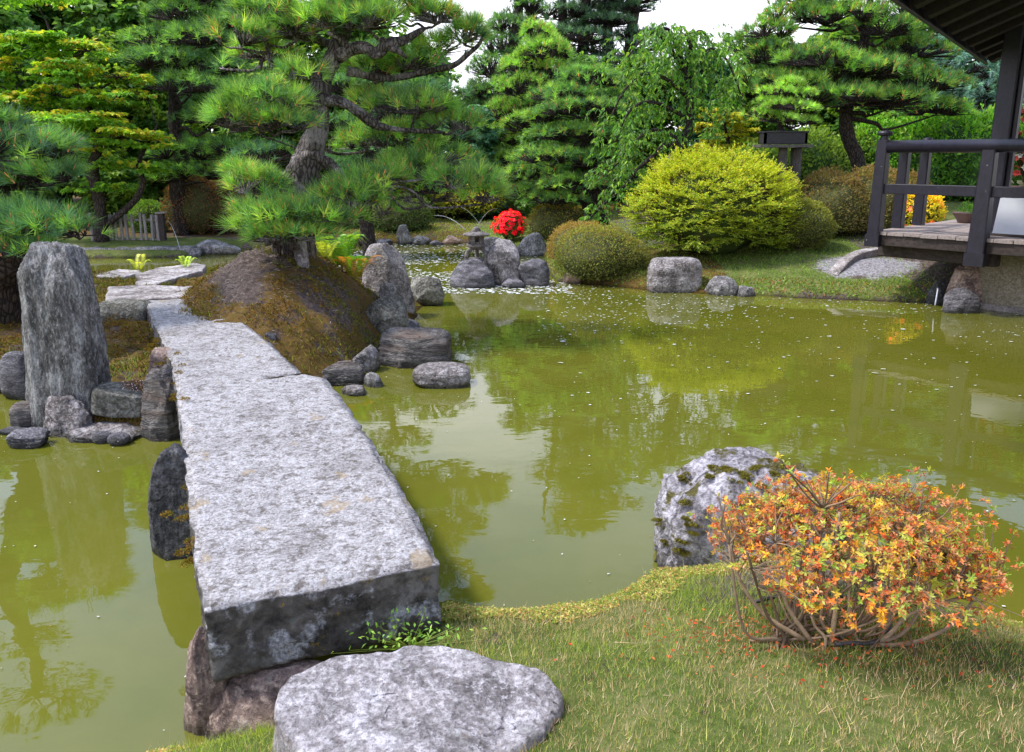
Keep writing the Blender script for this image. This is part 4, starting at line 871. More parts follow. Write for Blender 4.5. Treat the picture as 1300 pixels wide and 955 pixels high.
tiered('red_pine', 'dark pine filling the gap behind the mound pine trunk', 15.5, [(470, 300), (462, 240), (470, 180), (480, 120), (490, 60)], [.14, .12, .1, .08, .04],
       [(490, 75, 50, 16, 0, .9), (540, 120, 50, 16, .3, 1), (450, 112, 44, 16, .2, .9), (500, 150, 56, 16, 0, 1), (560, 175, 50, 16, .2, 1), (440, 160, 44, 16, 0, .9), (500, 198, 60, 16, -.2, 1.1), (440, 210, 50, 16, 0, 1), (575, 215, 44, 15, 0, .9), (530, 240, 56, 14, 0, .9), (450, 250, 50, 13, 0, .8), (340, 200, 50, 18, .4, .9), (330, 160, 44, 16, .4, .8)], 130, .17, .012, 18, PINE+PINEB, 8, vr=1.3)

# far tall dark pines: real tall trees with bare lower trunks
def tall_pine(name, label, X, Yd, H, seed, stems=1, cols=PINEB, bark=BARK, crown_from=.45, spreadr=1.7, red=False, n=60, group=None, K=12):
    r = np.random.default_rng(seed+70); z = gz(X, Yd); T = Tree(name, label, (X, Yd, z-.1), bark, seed=seed, group=group)
    for s in range(stems):
        dx = (s-(stems-1)/2)*.75; tp = [np.array([X+dx, Yd+(s % 2)*.5, z-.1]), np.array([X+dx*1.1+r.normal()*.1, Yd, z+H*.35]), np.array([X+dx*1.3+r.normal()*.2, Yd, z+H*.7]), np.array([X+dx*1.4+r.normal()*.2, Yd, z+H*(.98-.05*s)])]
        T.trunk(tp, [.26, .2, .13, .03], 10, wig=.08)
    m = int(26*stems**.5)
    for k in range(m):
        f = crown_from+(1-crown_from)*((k+.5)/m); an = k*2.4+r.random(); rr = spreadr*(1-.65*max(0, (f-.6)/.4)**1.3)*r.uniform(.4, 1)
        c = np.array([X+math.cos(an)*rr, Yd+math.sin(an)*rr*.8, z+H*f-.1*rr]); a = r.uniform(.75, 1.4)*(1.15-.45*f)*spreadr/1.7
        T.pad(c, (a, a*.8, a*.34), n, .24, .022, K, cols, hub=True)
    return T.done()
tall_pine('tall_pine', 'dark tall pine with several bare stems against the bright sky', 3.1, 31, 12.6, 21, stems=4, n=150, spreadr=2.0, crown_from=.26, cols=[(.04, .11, .04), (.05, .14, .05), (.03, .09, .04)])
tall_pine('tall_pine', 'tall pine with orange-brown trunk at upper left, the left one of two', -15.6, 32, 13, 22, bark=BARK_R, crown_from=.68)
tall_pine('tall_pine', 'tall pine with orange-brown trunk at upper left, the right one of two', -14.1, 31, 12, 23, bark=BARK_R, crown_from=.7)

# ---------- broadleaf trees
def broadleaf(name, label, base, stems, clumps, n, leaf, cols, top=None, seed=0, bark=BARK, cat='tree', flat=.5, palm=3, group=None, droop=.2, lw=.6, rough=.22, limb=True):
    T = Tree(name, label, base, bark, seed=seed, cat=cat, group=group); r = T.r
    for pts, rad in stems: T.trunk(pts, rad, 9)
    for (c, a, wt) in clumps:
        c = np.array(c, float); a = np.array(a, float)
        if limb:
            p, rr = T.near(c, a[2]*.5); T.limb(p, c-[0, 0, a[2]*.2], min(rr*.6, .02+.03*a[0]), .012, .0, keep=False)
        m = int(n*wt); nl = max(3, int(m/60)); lay = r.normal(size=(nl, 3)); lay = norm(lay)*(r.random((nl, 1))**.4)*a
        sub = c+lay; T2 = sub
        for q in T2[:14]: T.limb(c-[0, 0, a[2]*.2], q, .012, .004, 0, 4, 2, keep=False)
        i = r.integers(0, nl, m); rad = a.mean()*.42*np.sqrt(r.random(m)); an = r.uniform(0, 6.28, m)
        P = T2[i]+np.stack([np.cos(an)*rad, np.sin(an)*rad, r.normal(size=m)*a[2]*.10*flat-rad*droop*.6], 1)
        keep = fbm(P*2.6, 3, seed+3) > -.25; P = P[keep]; an = an[keep]; m = len(P)
        out = np.stack([np.cos(an), np.sin(an), -droop+r.normal(size=m)*.3], 1); N = norm(np.array([0, 0, 1.])+r.normal(size=(m, 3))*.45)
        C = shade(cols, m, .7, 1.3, r)
        if top is not None:
            hi = (P[:, 2]-c[2])/a[2]+fbm(P*1.7, 2, seed+9)*1.3; q = (hi > .1)&(r.random(m) < .8); C[q] = shade(top, q.sum(), .75, 1.25, r)
        for k in range(palm):
            A = norm(out+norm(np.cross(out, N))*((k-(palm-1)/2)*.9)); L = leaf*r.uniform(.7, 1.2, m)*(1 if abs(k-(palm-1)/2) < .6 else .8); leaves(T.c, P, A, N, L, L*lw, C)
    return T.done(LEAF)
MAPL = [(.10, .24, .018), (.07, .19, .018), (.15, .29, .02)]
MAPY = [(.26, .36, .02), (.20, .33, .02), (.33, .36, .025), (.28, .26, .03)]
Ym = 16.3
def mw(x, y, dy=0): return W(x, y, Ym+dy)
mbse = mw(128, 300); mbse[2] = gz(mbse[0], mbse[1])-.05
PM = pxm(Ym, 3)
cl = []
rm = np.random.default_rng(40)
for (x, y, hx, hz, dy, wt) in [(20, 60, 50, 12, 0, 1), (60, 48, 44, 10, -.3, .9), (110, 62, 50, 12, 0, 1), (30, 88, 50, 12, .2, 1), (90, 90, 56, 13, -.4, 1.2), (150, 96, 36, 11, 0, .7), (130, 122, 50, 12, -.3, 1), (70, 118, 50, 12, 0, 1), (185, 120, 32, 10, 0, .5), (20, 130, 50, 12, 0, .9), (100, 150, 60, 11, -.6, 1.1), (155, 172, 54, 11, -.5, 1), (200, 180, 34, 10, 0, .6), (60, 165, 50, 12, 0, .9), (120, 200, 54, 11, 0, .9), (185, 208, 34, 9, -.2, .5), (60, 205, 44, 12, .2, .7), (-30, 100, 60, 20, 0, 1), (40, -10, 80, 20, .5, .8), (130, 236, 44, 9, 0, .5)]:
    cl.append((mw(x, y, dy), (hx*PM, hx*PM*.8, hz*PM*1.15), wt))
broadleaf('maple_tree', 'japanese maple with yellow-tipped layered leaves behind the fence', mbse, [([mbse, mw(124, 250), mw(118, 215), mw(125, 180), mw(110, 130), mw(80, 80), mw(60, 30)], [.13, .11, .10, .08, .06, .04, .02]), ([mw(135, 285), mw(165, 262), mw(182, 235), mw(178, 205), mw(200, 160)], [.06, .06, .055, .045, .02]), ([mw(124, 240), mw(95, 200), mw(60, 160), mw(20, 120)], [.06, .05, .04, .02])], cl, 1000, .10, MAPL, MAPY, seed=41, droop=.25)
# small golden maple
def clump_px(Y, L): return [(W(x, y, Y+dy), (hx*pxm(Y+dy, 2), hx*pxm(Y+dy, 2)*.8, hz*pxm(Y+dy, 2)), wt) for (x, y, hx, hz, dy, wt) in L]
b = W(925, 240, 17.5); b[2] = gz(b[0], b[1])
broadleaf('maple_tree', 'small golden yellow maple between weeping tree and bonsai table', b, [([b, W(925, 200, 17.5), W(920, 150, 17.5)], [.07, .05, .02])], clump_px(17.5, [(905, 142, 26, 9, 0, .8), (935, 150, 28, 9, 0, .9), (890, 160, 24, 8, 0, .5), (930, 170, 36, 10, 0, 1), (905, 185, 30, 9, 0, .8), (945, 188, 20, 8, 0, .5)]), 900, .075, [(.26, .28, .02), (.16, .24, .02)], [(.30, .32, .04), (.27, .32, .03)], seed=42)
# weeping tree
def weeping():
    Y = 14.6; r = np.random.default_rng(44)
    def p(x, y, dy=0): return W(x, y, Y+dy)
    b = p(866, 275); b[2] = gz(b[0], b[1]); T = Tree('weeping_tree', 'weeping tree with long drooping leafy branches behind the yellow shrub', b, BARK, seed=44, cat='weeping tree')
    T.trunk([b, p(862, 230), p(864, 196), p(864, 178), p(875, 160), p(874, 125), p(868, 95), p(862, 70), p(852, 45)], [.11, .10, .09, .09, .07, .055, .045, .035, .02], 10)
    T.trunk([p(864, 190), p(850, 184), p(838, 190), p(810, 215), p(790, 240), p(765, 262), p(745, 285)], [.06, .05, .045, .035, .028, .02, .01], 7)
    lm = [[(868, 95), (850, 62), (832, 42), (815, 50), (795, 75)], [(862, 70), (850, 40), (838, 38), (852, 50)], [(870, 110), (890, 75), (905, 62), (925, 80), (940, 120)], [(868, 90), (880, 50), (890, 40), (905, 60)], [(873, 125), (845, 100), (815, 95), (790, 120), (775, 150)], [(874, 130), (905, 105), (930, 110), (946, 140)], [(872, 150), (830, 130), (800, 140), (782, 180)], [(868, 85), (876, 60), (870, 45), (880, 60)], [(864, 178), (830, 165), (800, 185), (770, 225)]]
    for q in lm:
        dy = r.uniform(-.7, .7); pts = [p(x, y, dy*(i/(len(q)-1))) for i, (x, y) in enumerate(q)]; T.trunk(pts, [.035, .03, .02, .012], 6, wig=.02, k=6)
    tips = np.array([q for q, rr in T.tp if rr < .045 and q[2] > 2.2]); n = 250
    idx = r.integers(0, len(tips), n)
    low = np.array([q for q, rr in T.tp if rr < .036 and q[2] <= 2.2 and q[0] < p(845, 200)[0]]); 
    S = [(tips[i]+r.normal(size=3)*[.10, .25, .05], r.uniform(.2, 1.15)*r.uniform(.6, 1)) for i in idx]+[(low[i], r.uniform(.15, .5)) for i in r.integers(0, len(low), 60)]
    for (s0, Lh) in S:
        an = r.uniform(0, 6.28); out = np.array([math.cos(an), math.sin(an)*.8, 0])*r.uniform(.15, .62); k = 14; t_ = np.linspace(0, 1, k)[:, None]
        Q = s0+out*t_**.7+np.array([0, 0, 1.])*(.16*np.sin(t_*2.2)-Lh*t_**1.7); Q = Q+r.normal(size=3)*.03*t_
        sticks(T.w, Q[:-1], Q[1:], .004, .003, (.5, .5, .5))
        m = int(Lh*34)+9; u = r.uniform(.1, 1, m); P = np.stack([np.interp(u, t_[:, 0], Q[:, i]) for i in range(3)], 1)
        A = norm(np.stack([r.normal(size=m)*.7+out[0], r.normal(size=m)*.6, np.full(m, -.8)], 1)); N = norm(r.normal(size=(m, 3))+[0, -.3, .8]); L = r.uniform(.06, .13, m)
        C = shade([(.07, .20, .02), (.10, .25, .025), (.045, .14, .02), (.16, .30, .03), (.10, .20, .06)], m, .6, 1.3, r); leaves(T.c, P, A, N, L, L*.34, C)
    T.done(LEAF)
weeping()
# blue-green cedar
def cedar(label, X, Yd, H, W_, seed, n=2600):
    r = np.random.default_rng(seed); z = gz(X, Yd); T = Tree('cedar', label, (X, Yd, z-.1), BARK, seed=seed, cat='cedar tree')
    T.trunk([(X, Yd, z-.1), (X+.05, Yd, z+H*.5), (X, Yd, z+H)], [.28, .17, .03], 9)
    for k in range(95):
        f = (k+.5)/95; an = k*2.399; rr = W_*(1-f)**.8*r.uniform(.75, 1.1)+.2; h = z+.3+(H-.4)*f
        a = np.array([X, Yd, h]); e = a+[math.cos(an)*rr, math.sin(an)*rr, -.22*rr]; T.limb(a, e, .03, .008, -.12, 4, 3, keep=False)
        m = int(n/95*(.4+1.4*(1-f))); u = r.uniform(.15, 1.05, m)**.7; P = a+(e-a)*u[:, None]+[0, 0, .10*rr]*np.sin(u*3.1)[:, None]
        side = norm(np.cross(e-a, [0, 0, 1])); P = P+side*(r.normal(size=m)*.20*rr*(1.1-u))[:, None]+np.array([0, 0, 1.])*(r.normal(size=m)*.05-.03)[:, None]
        A = norm((e-a)/rr*.8+side*r.normal(size=m)[:, None]*.7+[0, 0, -.25]); tufts(T.c, P, A, .16, .02, 12, [(.05, .14, .09), (.07, .19, .12), (.10, .24, .15), (.03, .09, .05)], (10, 60), r=r)
    T.done()
cedar('blue-green cedar with drooping sprays right of the large spreading pine', W(1236, 150, 21)[0], 21, 5.6, 2.6, 51, 3600)
cedar('blue-green cedar partly hidden behind the pavilion post', W(1318, 150, 20)[0], 20, 5.8, 2.4, 52, 3000)

# background wood: individual trees, three prototypes copied
def wood_proto(label, H, Wd, cols, top, seed, at, n=760, group='dense trees closing the back of the garden'):
    r = np.random.default_rng(seed); X, Yd = at; z = gz(X, Yd)-.1
    cl = []
    for k in range(24):
        f = .10+.88*(k/23); an = k*2.4+r.random(); rr = Wd*math.sqrt(max(.05, 1-((f-.42)/.60)**2))*r.uniform(.25, .85)
        a = Wd*r.uniform(.38, .6); cl.append(((X+math.cos(an)*rr, Yd+math.sin(an)*rr, z+H*f), (a, a, a*.6), 1))
    return broadleaf('background_tree', label, (X, Yd, z), [([(X, Yd, z), (X+.1, Yd, z+H*.4), (X-.1, Yd, z+H*.8), (X, Yd, z+H*.95)], [.22, .16, .09, .03])], cl, n, .26, cols, top, seed=seed, flat=1.3, palm=2, group=group, droop=.15, lw=.6)
DG = [(.055, .14, .03), (.08, .19, .035), (.04, .10, .025)]
spots = [(-22, 27, 8.5), (-18.5, 24, 8.5), (-15, 27, 9), (-11.5, 26, 8), (-8.5, 27, 7), (-5.5, 27, 6.3), (-2.8, 26, 4.6), (-.9, 27, 3.7), (.8, 26, 3.6), (2.4, 26, 4.3), (4.0, 24.5, 3.9), (5.6, 24, 3.7), (7.3, 24, 3.9), (10, 25, 4.8), (8.6, 21, 4.0), (1.2, 21.5, 3.0), (-1.0, 22, 2.9), (-3.2, 21.5, 3.6), (12.8, 24.5, 6.0), (15.8, 25, 7.5), (18.8, 24, 8), (-26, 24, 9), (-13, 20.5, 5.4), (-9.6, 21, 4.6), (22, 22, 8), (-17, 19, 6.5), (-6.4, 22.5, 4.2), (9.2, 20.5, 3.4), (6.2, 21.5, 2.9), (-21, 18, 7.5), (13.2, 19.5, 4.8)]
GL = 'dense trees closing the back of the garden'
protos = [wood_proto('dense mid-green tree in the wood behind the garden', 7, 2.3, DG+[(.05, .14, .03)], [(.11, .23, .035), (.09, .19, .04)], 60, spots[0][:2]),
          wood_proto('dense bluish dark tree in the wood behind the garden', 7, 2.1, [(.035, .11, .05), (.05, .14, .06)], [(.06, .16, .07)], 61, spots[1][:2]),
          wood_proto('dense yellow-green tree in the wood behind the garden', 7, 2.3, [(.06, .15, .02), (.04, .11, .02)], [(.13, .22, .02), (.09, .18, .02)], 62, spots[2][:2])]
labs = [o['label'] for o in protos]
for k, (x, y, h) in enumerate(spots):
    sc = h/7
    if k < 3:
        protos[k].scale = (sc,)*3; continue
    i = [0, 2, 1, 0, 0, 2, 0, 1, 2][k % 9]
    copy_tree(protos[i], (x, y, gz(x, y)-.1), rz=k*1.7, sc=sc, label=labs[i], group=GL)
# ================================================================== BUILT THINGS
# stone lantern
def lantern():
    Y = 12.05; c = W(605, 330, Y); s = pxm(Y, .4); cx, cy = c[0], Y; zb = W(605, 338, Y)[2]
    def z(py): return W(605, py, Y)[2]
    root = empty('stone_lantern', (cx, cy, zb), 'small weathered stone lantern on arched legs standing on a pond rock', 'stone lantern')
    m = MB(); v, t = stone_shape(4, 77, p=2.6, ncut=2, amp=.06); v = v/np.abs(v).max(0); m.add(v*[16*s, 15*s, (z(326)-zb+.12)/2]+np.array([cx, cy, (z(326)+zb-.12)/2]), t); mk('base_stone', m, LANT, root, smooth=True)
    for k in range(3):
        an = math.radians(200+120*k if k else 200); an = math.radians([200, 340, 90][k]); m = MB(); d = np.array([math.cos(an), math.sin(an), 0])
        P = spline([np.array([cx, cy, z(315)])+d*3*s, np.array([cx, cy, z(317)])+d*9*s, np.array([cx, cy, z(323)])+d*13*s, np.array([cx, cy, z(334)])+d*13.5*s], 5)
        tube(m, P, np.linspace(.034, .028, len(P)), 8, rough=.12); mk('leg', m, LANT, root, smooth=True)
    m = MB(); lathe(m, [(0, z(315.5)), (9*s, z(315)), (12.5*s, z(312.5)), (12.5*s, z(310.5)), (10*s, z(309.2)), (0, z(309))], cx, cy, 24, wob=.006, sides=6); mk('platform', m, LANT, root, smooth=False)
    m = MB()
    for k in range(6):
        a = math.radians(60*k+10); b = math.radians(60*k+70); A = np.array([cx+math.cos(a)*8.6*s, cy+math.sin(a)*8.6*s, 0]); 
        beam(m, A+[0, 0, z(309.5)], A+[0, 0, z(298.5)], .035, .035, up=(1, 0, 0))
    for (z0, z1) in ((309.5, 307), (301, 298)): lathe(m, [(0, z(z0)), (8.7*s, z(z0)), (8.9*s, z((z0+z1)/2)), (8.7*s, z(z1)), (0, z(z1))], cx, cy, 24, wob=.004, sides=6)
    for k in (1, 3, 5):
        a = math.radians(60*k+40); mid = np.array([cx+math.cos(a)*7.2*s, cy+math.sin(a)*7.2*s, z(304)]); tn = np.array([-math.sin(a), math.cos(a), 0]); beam(m, mid-tn*4*s, mid+tn*4*s, .03, .09, bev=.004)
    mk('light_box', m, LANT, root)
    m = MB(); lathe(m, [(0, z(299.5)), (15*s, z(299.2)), (17*s, z(298.2)), (16.2*s, z(297.0)), (11*s, z(295.4)), (6*s, z(293.6)), (0, z(293))], cx, cy, 36, wob=.012); mk('roof', m, LANT, root, smooth=True)
    m = MB(); lathe(m, [(0, z(294)), (5.2*s, z(293.6)), (5.6*s, z(292.2)), (4*s, z(291.2)), (4.4*s, z(290.2)), (2.6*s, z(288.6)), (0, z(287.8))], cx, cy, 20, wob=.006); mk('finial', m, LANT, root, smooth=True)
lantern()

# picket fence and low kerb behind it
def fence():
    Y = 16.55; x0 = W(118, 300, Y)[0]; x1 = W(206, 300, Y)[0]; s = pxm(Y, .5); r = np.random.default_rng(4)
    root = empty('picket_fence', ((x0+x1)/2, Y, .1), 'low grey weathered picket fence on the far bank at left', 'fence')
    n = 12; zt = W(170, 272, Y)[2]; zb = W(170, 317, Y)[2]
    for k in range(n):
        x = x0+(x1-x0-.06)*k/(n-1); m = MB(); h = zt+r.uniform(-.02, .03); l = r.normal()*.018; w = r.uniform(.024, .033); x += r.normal()*.012
        tube(m, spline([(x, Y-.02, zb), (x+l*.5, Y-.02, (zb+h)/2), (x+l, Y-.02, h)], 3), [w]*7, 8, rough=.15); mk('picket', m, PICK, root, smooth=True)
    for k in range(5):                                     # the back row of thinner stakes
        x = x0+.10+(x1-x0-.3)*k/4; m = MB(); tube(m, [(x, Y+.10, zb), (x+.02, Y+.10, zt-.03)], .022, 7, rough=.1); mk('picket', m, PICK, root, smooth=True)
    for py in (280.5, 305.5):
        m = MB(); z = W(170, py, Y)[2]; tube(m, spline([(x0-.05, Y+.035, z), ((x0+x1)/2, Y+.04, z+.01), (x1+.05, Y+.035, z+.012)], 4), [.027]*9, 8, rough=.1); mk('rail', m, PICK, root, smooth=True)
    m = MB(); x = x1+.02; beam(m, (x, Y, zb), (x, Y, W(0, 271, Y)[2]), .11, .11, up=(0, 1, 0), bev=.01); mk('end_post', m, BEAMW, root)
    m = MB(); beam(m, (x-.10, Y, W(0, 270.5, Y)[2]), (x+.10, Y, W(0, 269.8, Y)[2]), .13, .035); mk('post_cap', m, PICK, root)
fence()
v, t = box_grid(60, 8, 6); A = W(60, 326, 15.45); B = W(243, 326, 15.75); m = MB(); V = A[None]*(1-v[:, :1])+B[None]*v[:, :1]; V[:, 1] += v[:, 1]*.28; V[:, 2] = -.15+v[:, 2]*.32; V += np.stack([fbm(V*6, 3, q) for q in (1, 2, 3)], 1)*.03
m.add(V, t); mk('kerb', m, R_GREY, loc=(*((A+B)/2)[:2], 0), smooth=True, label='low straight grey stone kerb at the water in front of the fence', cat='kerb')
# fountain jets
def jet(p, q, h, rad, label):
    p = np.array(p); q = np.array(q); k = np.linspace(0, 1, 18)[:, None]; P = p*(1-k)+q*k+np.array([0, 0, 1])*h*4*k*(1-k); m = MB(); tube(m, P, np.linspace(rad, rad*.55, 18), 6); mk('water_jet', m, JET, loc=p, smooth=True, label=label, cat='water jet', group='thin water jets arching into the pond')
Yj = 17.2
jet(W(592, 293, Yj), W(551, 274, Yj+.6), .10, .008, 'white water jet arching over the far lawn left of the lantern')
jet(W(612, 290, Yj), W(562, 273, Yj+.8), .30, .003, 'faint thin water jet high above the lawn, behind the brighter one')
jet(W(606, 288, Yj), W(638, 268, Yj+.8), .18, .004, 'thin water jet ending at the red azalea')
jet(W(229, 318, 15.6), W(212, 281, 16.3), .14, .006, 'small water jet beside the end post of the fence')

# curved kerb stone and the small pipe at the deck
def kerb():
    P = spline([W(1056, 352, 11.45), W(1072, 334, 11.8), W(1086, 325, 12.1), W(1104, 320, 12.3), W(1146, 314, 12.5)], 9); m = MB(); w = .085; n = len(P); tn = norm(np.gradient(P, axis=0)); s = norm(np.cross(tn, [0, 0, 1])); pr = [(-1, -.16), (-1, -.01), (-.85, 0), (.85, 0), (1, -.01), (1, -.16)]
    P = P+np.array([0, 0, .05])
    V = np.stack([P+s*a*w+np.array([0, 0, b]) for a, b in pr], 1).reshape(-1, 3); V += np.stack([fbm(V*7, 3, q) for q in (1, 2, 3)], 1)*.014
    i = np.arange(n-1)[:, None]*6; j = np.arange(6)[None]; m.quads(V, np.stack([i+j, i+(j+1) % 6, i+6+(j+1) % 6, i+6+j], -1).reshape(-1, 4)); m.quads(V[:6], [[0, 1, 4, 5], [1, 2, 3, 4]]); m.quads(V[-6:], [[0, 1, 4, 5], [1, 2, 3, 4]])
    mk('curved_kerb', m, PATH, loc=P[0], smooth=False, label='curved pale kerb stone edging the white gravel below the deck', cat='kerb')
kerb()
m = MB(); p = W(1190, 366, 9.95); tube(m, spline([p, p+[0, -.01, -.03], W(1187, 388, 9.85)], 4), .009, 8); mk('drain_pipe', m, PIPE, loc=p, smooth=True, label='thin grey drain pipe dripping into the pond beside the deck boulder', cat='pipe')

# bonsai on its table
DTAB = woodmat('old_table_wood', (.04, .034, .03), (.15, .13, .12), .85, (6, 6, 1), 10)
def bonsai():
    Y = 13.95; s = pxm(Y, 2.1); c = W(993, 184, Y); zt = c[2]; 
    root = empty('bonsai_table', (c[0], Y, gz(c[0], Y)), 'tall weathered table on post legs holding the bonsai', 'table')
    m = MB(); v, t = box_grid(40, 14, 3); V = (v-[.5, .5, 1])*[66*s, .50, .045]+[c[0], Y, zt]; V[:, 1] += fbm(V*4, 2, 1)*.03; V[:, 2] += fbm(V*5, 2, 2)*.008; m.add(V, t); mk('table_top', m, DTAB, root)
    for (px, w, dy) in ((993, .14, -.05), (1014, .17, .10)):
        m = MB(); x = W(px, 184, Y)[0]; P = np.array([(x, Y+dy, gz(x, Y)-.1), (x+.01, Y+dy, (zt+.9)/2), (x, Y+dy, zt-.045)]); tube(m, spline(P, 6), w*.52, 12, rough=.12); mk('leg', m, DTAB, root, smooth=True)
    T = Tree('bonsai', 'dense green bonsai pine in a long black pot on the table', (c[0], Y, zt+.003), BARK, seed=90, cat='bonsai')
    z0 = W(993, 178, Y)[2]; ztp = W(993, 167, Y)[2]; x = c[0]
    T.trunk([(x-.03, Y, ztp-.03), (x-.06, Y, ztp+.10), (x+.02, Y, ztp+.25), (x+.05, Y, ztp+.42), (x+.12, Y, ztp+.6)], [.055, .045, .04, .03, .01], 8)
    for (px, py, hx, hz, dy) in [(1003, 108, 18, 9, 0), (990, 118, 24, 10, -.1), (1016, 122, 22, 9, .05), (978, 132, 24, 9, 0), (1003, 136, 30, 10, -.15), (1024, 142, 20, 8, .1), (965, 146, 20, 8, 0), (990, 152, 28, 8, -.15), (1015, 156, 24, 7, 0)]:
        T.pad(W(px, py, Y+dy), (hx*s, hx*s*.8, hz*s), 85, .10, .008, 20, [(.15, .34, .04), (.11, .27, .04)], candle=.05, spread=(6, 60))
    m = MB(); w, d = 51*s, .30
    for (a, b) in (((-.5, -.5), (.5, -.5)), ((.5, -.5), (.5, .5)), ((.5, .5), (-.5, .5)), ((-.5, .5), (-.5, -.5))):
        A = np.array([x+a[0]*w, Y+a[1]*d, 0]); B = np.array([x+b[0]*w, Y+b[1]*d, 0]); e = norm(B-A)*.02
        zz = (zt+.002+ztp)/2; beam(m, A-e+[0, 0, zz], B+e+[0, 0, zz], .04, ztp-zt-.02); beam(m, A-e*1.8+[0, 0, ztp-.012], B+e*1.8+[0, 0, ztp-.012], .065, .03)
    beam(m, (x-w*.48, Y, ztp-.05), (x+w*.48, Y, ztp-.05), d*.98, .02); mk('pot', m, BLACKP, T.root)
    T.done()
bonsai()

# ---------- pavilion (deck, railing, roof corner, post, foundation)
RAFT = woodmat('dark_rafter', (.008, .006, .005), (.03, .02, .015), .8, (4, 4, 4), 7)
def pavilion():
    DZ = .95; A = np.array([4.82, 10.6, 0.]); u = norm(np.array([.66, -.75, 0])); v = norm(np.array([.74, .67, 0])); Z = np.array([0, 0, 1.])
    root = empty('pavilion', A, 'dark timber pavilion with veranda deck and railing at the right edge', 'pavilion')
    def P(a, b, z): return A+u*a+v*b+Z*z
    def bar(name, a, b, w, h, mat=LACQ, up=(0, 0, 1), **k):
        m = MB(); beam(m, a, b, w, h, up=up, **k); return mk(name, m, mat, root)
    # deck planks run away from the pond edge
    pl = MB(); r = np.random.default_rng(2)
    n = 26
    for k in range(n):
        b0 = -.04+k*.21; g = .008; e = r.uniform(-.012, .012)
        beam(pl, P(b0+.10, -.05+e, DZ-.022+r.uniform(-.004, .004)), P(b0+.10, 3.1, DZ-.022), .21-g, .044, bev=.005)
    mk('deck', pl, DECKW, root)
    bar('fascia', P(-.02, -.0, DZ-.115), P(5.4, -.0, DZ-.115), .05, .14, BEAMW); bar('fascia', P(.0, .04, DZ-.118), P(.0, 3.05, DZ-.118), .05, .14, BEAMW)
    bar('beam', P(-.05, .32, DZ-.27), P(1.42, .22, DZ-.27), .16, .17, BEAMW, bev=.012); bar('beam', P(.35, .9, DZ-.27), P(5.4, .9, DZ-.27), .14, .16, BEAMW)
    for b in (1.8, 2.9): bar('beam', P(.1, b, DZ-.27), P(5.4, b, DZ-.27), .14, .16, BEAMW)
    for (a, b) in ((.7, 1.8), (.7, 2.9), (2.6, 2.9)): bar('deck_support', P(a, b, .1), P(a, b, DZ-.35), .13, .13, BEAMW, up=v)
    # railing: posts, each with cap
    ZR = 2.03
    def post(a, b, z0, z1, w0=.155, w1=.115, cap=None, nm='railing_post'):
        o = bar(nm, P(a, b, z0), P(a, b, z1), w0, w0, up=v, w2=w1, bev=.012)
        if cap:
            m = MB(); q = P(a, b, 0); lathe(m, [(0, z1-.002), (cap*.55, z1), (cap*.5, z1+.05), (cap*.95, z1+.062), (cap, z1+.085), (cap*.9, z1+.108), (0, z1+.118)], q[0], q[1], 20); c = mk('post_cap', m, LACQ, root, smooth=False); c.parent = o; 
        return o
    post(0, -.03, DZ-.19, 2.115, .16, .135, .095)
    post(1.26, -.03, DZ-.33, ZR-.045, .20, .145)
    bar('post_shoe', P(0, -.03, DZ-.20), P(0, -.03, DZ-.04), .185, .185, up=v); bar('post_shoe', P(1.26, -.03, DZ-.335), P(1.26, -.03, DZ-.18), .225, .225, up=v)
    post(3.0, -.03, DZ-.33, ZR-.045, .20, .145)
    post(0.0, .66, DZ, ZR-.05, .14, .12); post(0.0, 1.36, DZ, ZR+.02, .14, .12, .07)
    m = MB(); tube(m, [P(.06, -.03, ZR), P(5.2, -.03, ZR)], .078, 16); mk('top_rail', m, LACQ, root, smooth=True)
    m = MB(); tube(m, [P(0, .06, ZR), P(0, 1.32, ZR-.0)], .055, 14); mk('top_rail', m, LACQ, root, smooth=True)
    bar('mid_rail', P(.05, -.03, 1.50), P(1.19, -.03, 1.50), .075, .125); bar('mid_rail', P(1.33, -.03, 1.50), P(2.93, -.03, 1.50), .075, .125); bar('mid_rail', P(3.07, -.03, 1.50), P(5.2, -.03, 1.50), .075, .125)
    # roof post standing on the deck
    q = W(1256, 296, 10.3); q[2] = DZ
    bar('roof_post', q, q+Z*2.9, .205, .205, up=v, bev=.014); q2 = q+u*.13+v*.02; bar('roof_post', q2, q2+Z*2.9, .05, .10, up=v, bev=.008)
    # more posts of the building out of frame
    for (a, b) in ((2.2, 1.0), (4.2, 1.0)): bar('roof_post', P(a, b, DZ), P(a, b, DZ+3.1), .2, .2, up=v)
    # roof: eave line from near left to the far corner, soffit boards and rafters
    ze = 3.30; K = W(1255, 72, (ze-CAMZ)/.1168); K[2] = ze; N_ = W(1161, 0, 7.8); N_[2] = ze
    ve = norm((N_-K)*[1, 1, 0]); ue = norm(np.array([-ve[1], ve[0], 0])); ue = ue if ue[0] > 0 else -ue; up = norm(ue*1.0+Z*.42); nn = np.cross(ve, up); nn = nn if nn[2] > 0 else -nn
    Ln = 9.0; Wd = 5.2
    rf = MB(); beam(rf, K-ve*.12+nn*.11+up*-.05, K-ve*.12+nn*.11+up*Wd, .02, .02, up=nn)
    V0 = [K-ve*.1+up*-.05, K+ve*Ln+up*-.05, K+ve*Ln+up*Wd, K-ve*.1+up*Wd]
    def slab(name, o0, o1, mat, x=0.0):
        m = MB(); V = [p+nn*o0 for p in V0]+[p+nn*o1 for p in V0]; m.quads(V, [[0, 1, 2, 3], [7, 6, 5, 4], [0, 4, 5, 1], [1, 5, 6, 2], [2, 6, 7, 3], [3, 7, 4, 0]]); return mk(name, m, mat, root)
    slab('soffit', .050, .066, SOFF); o = slab('roof', .070, .20, BEAMW)
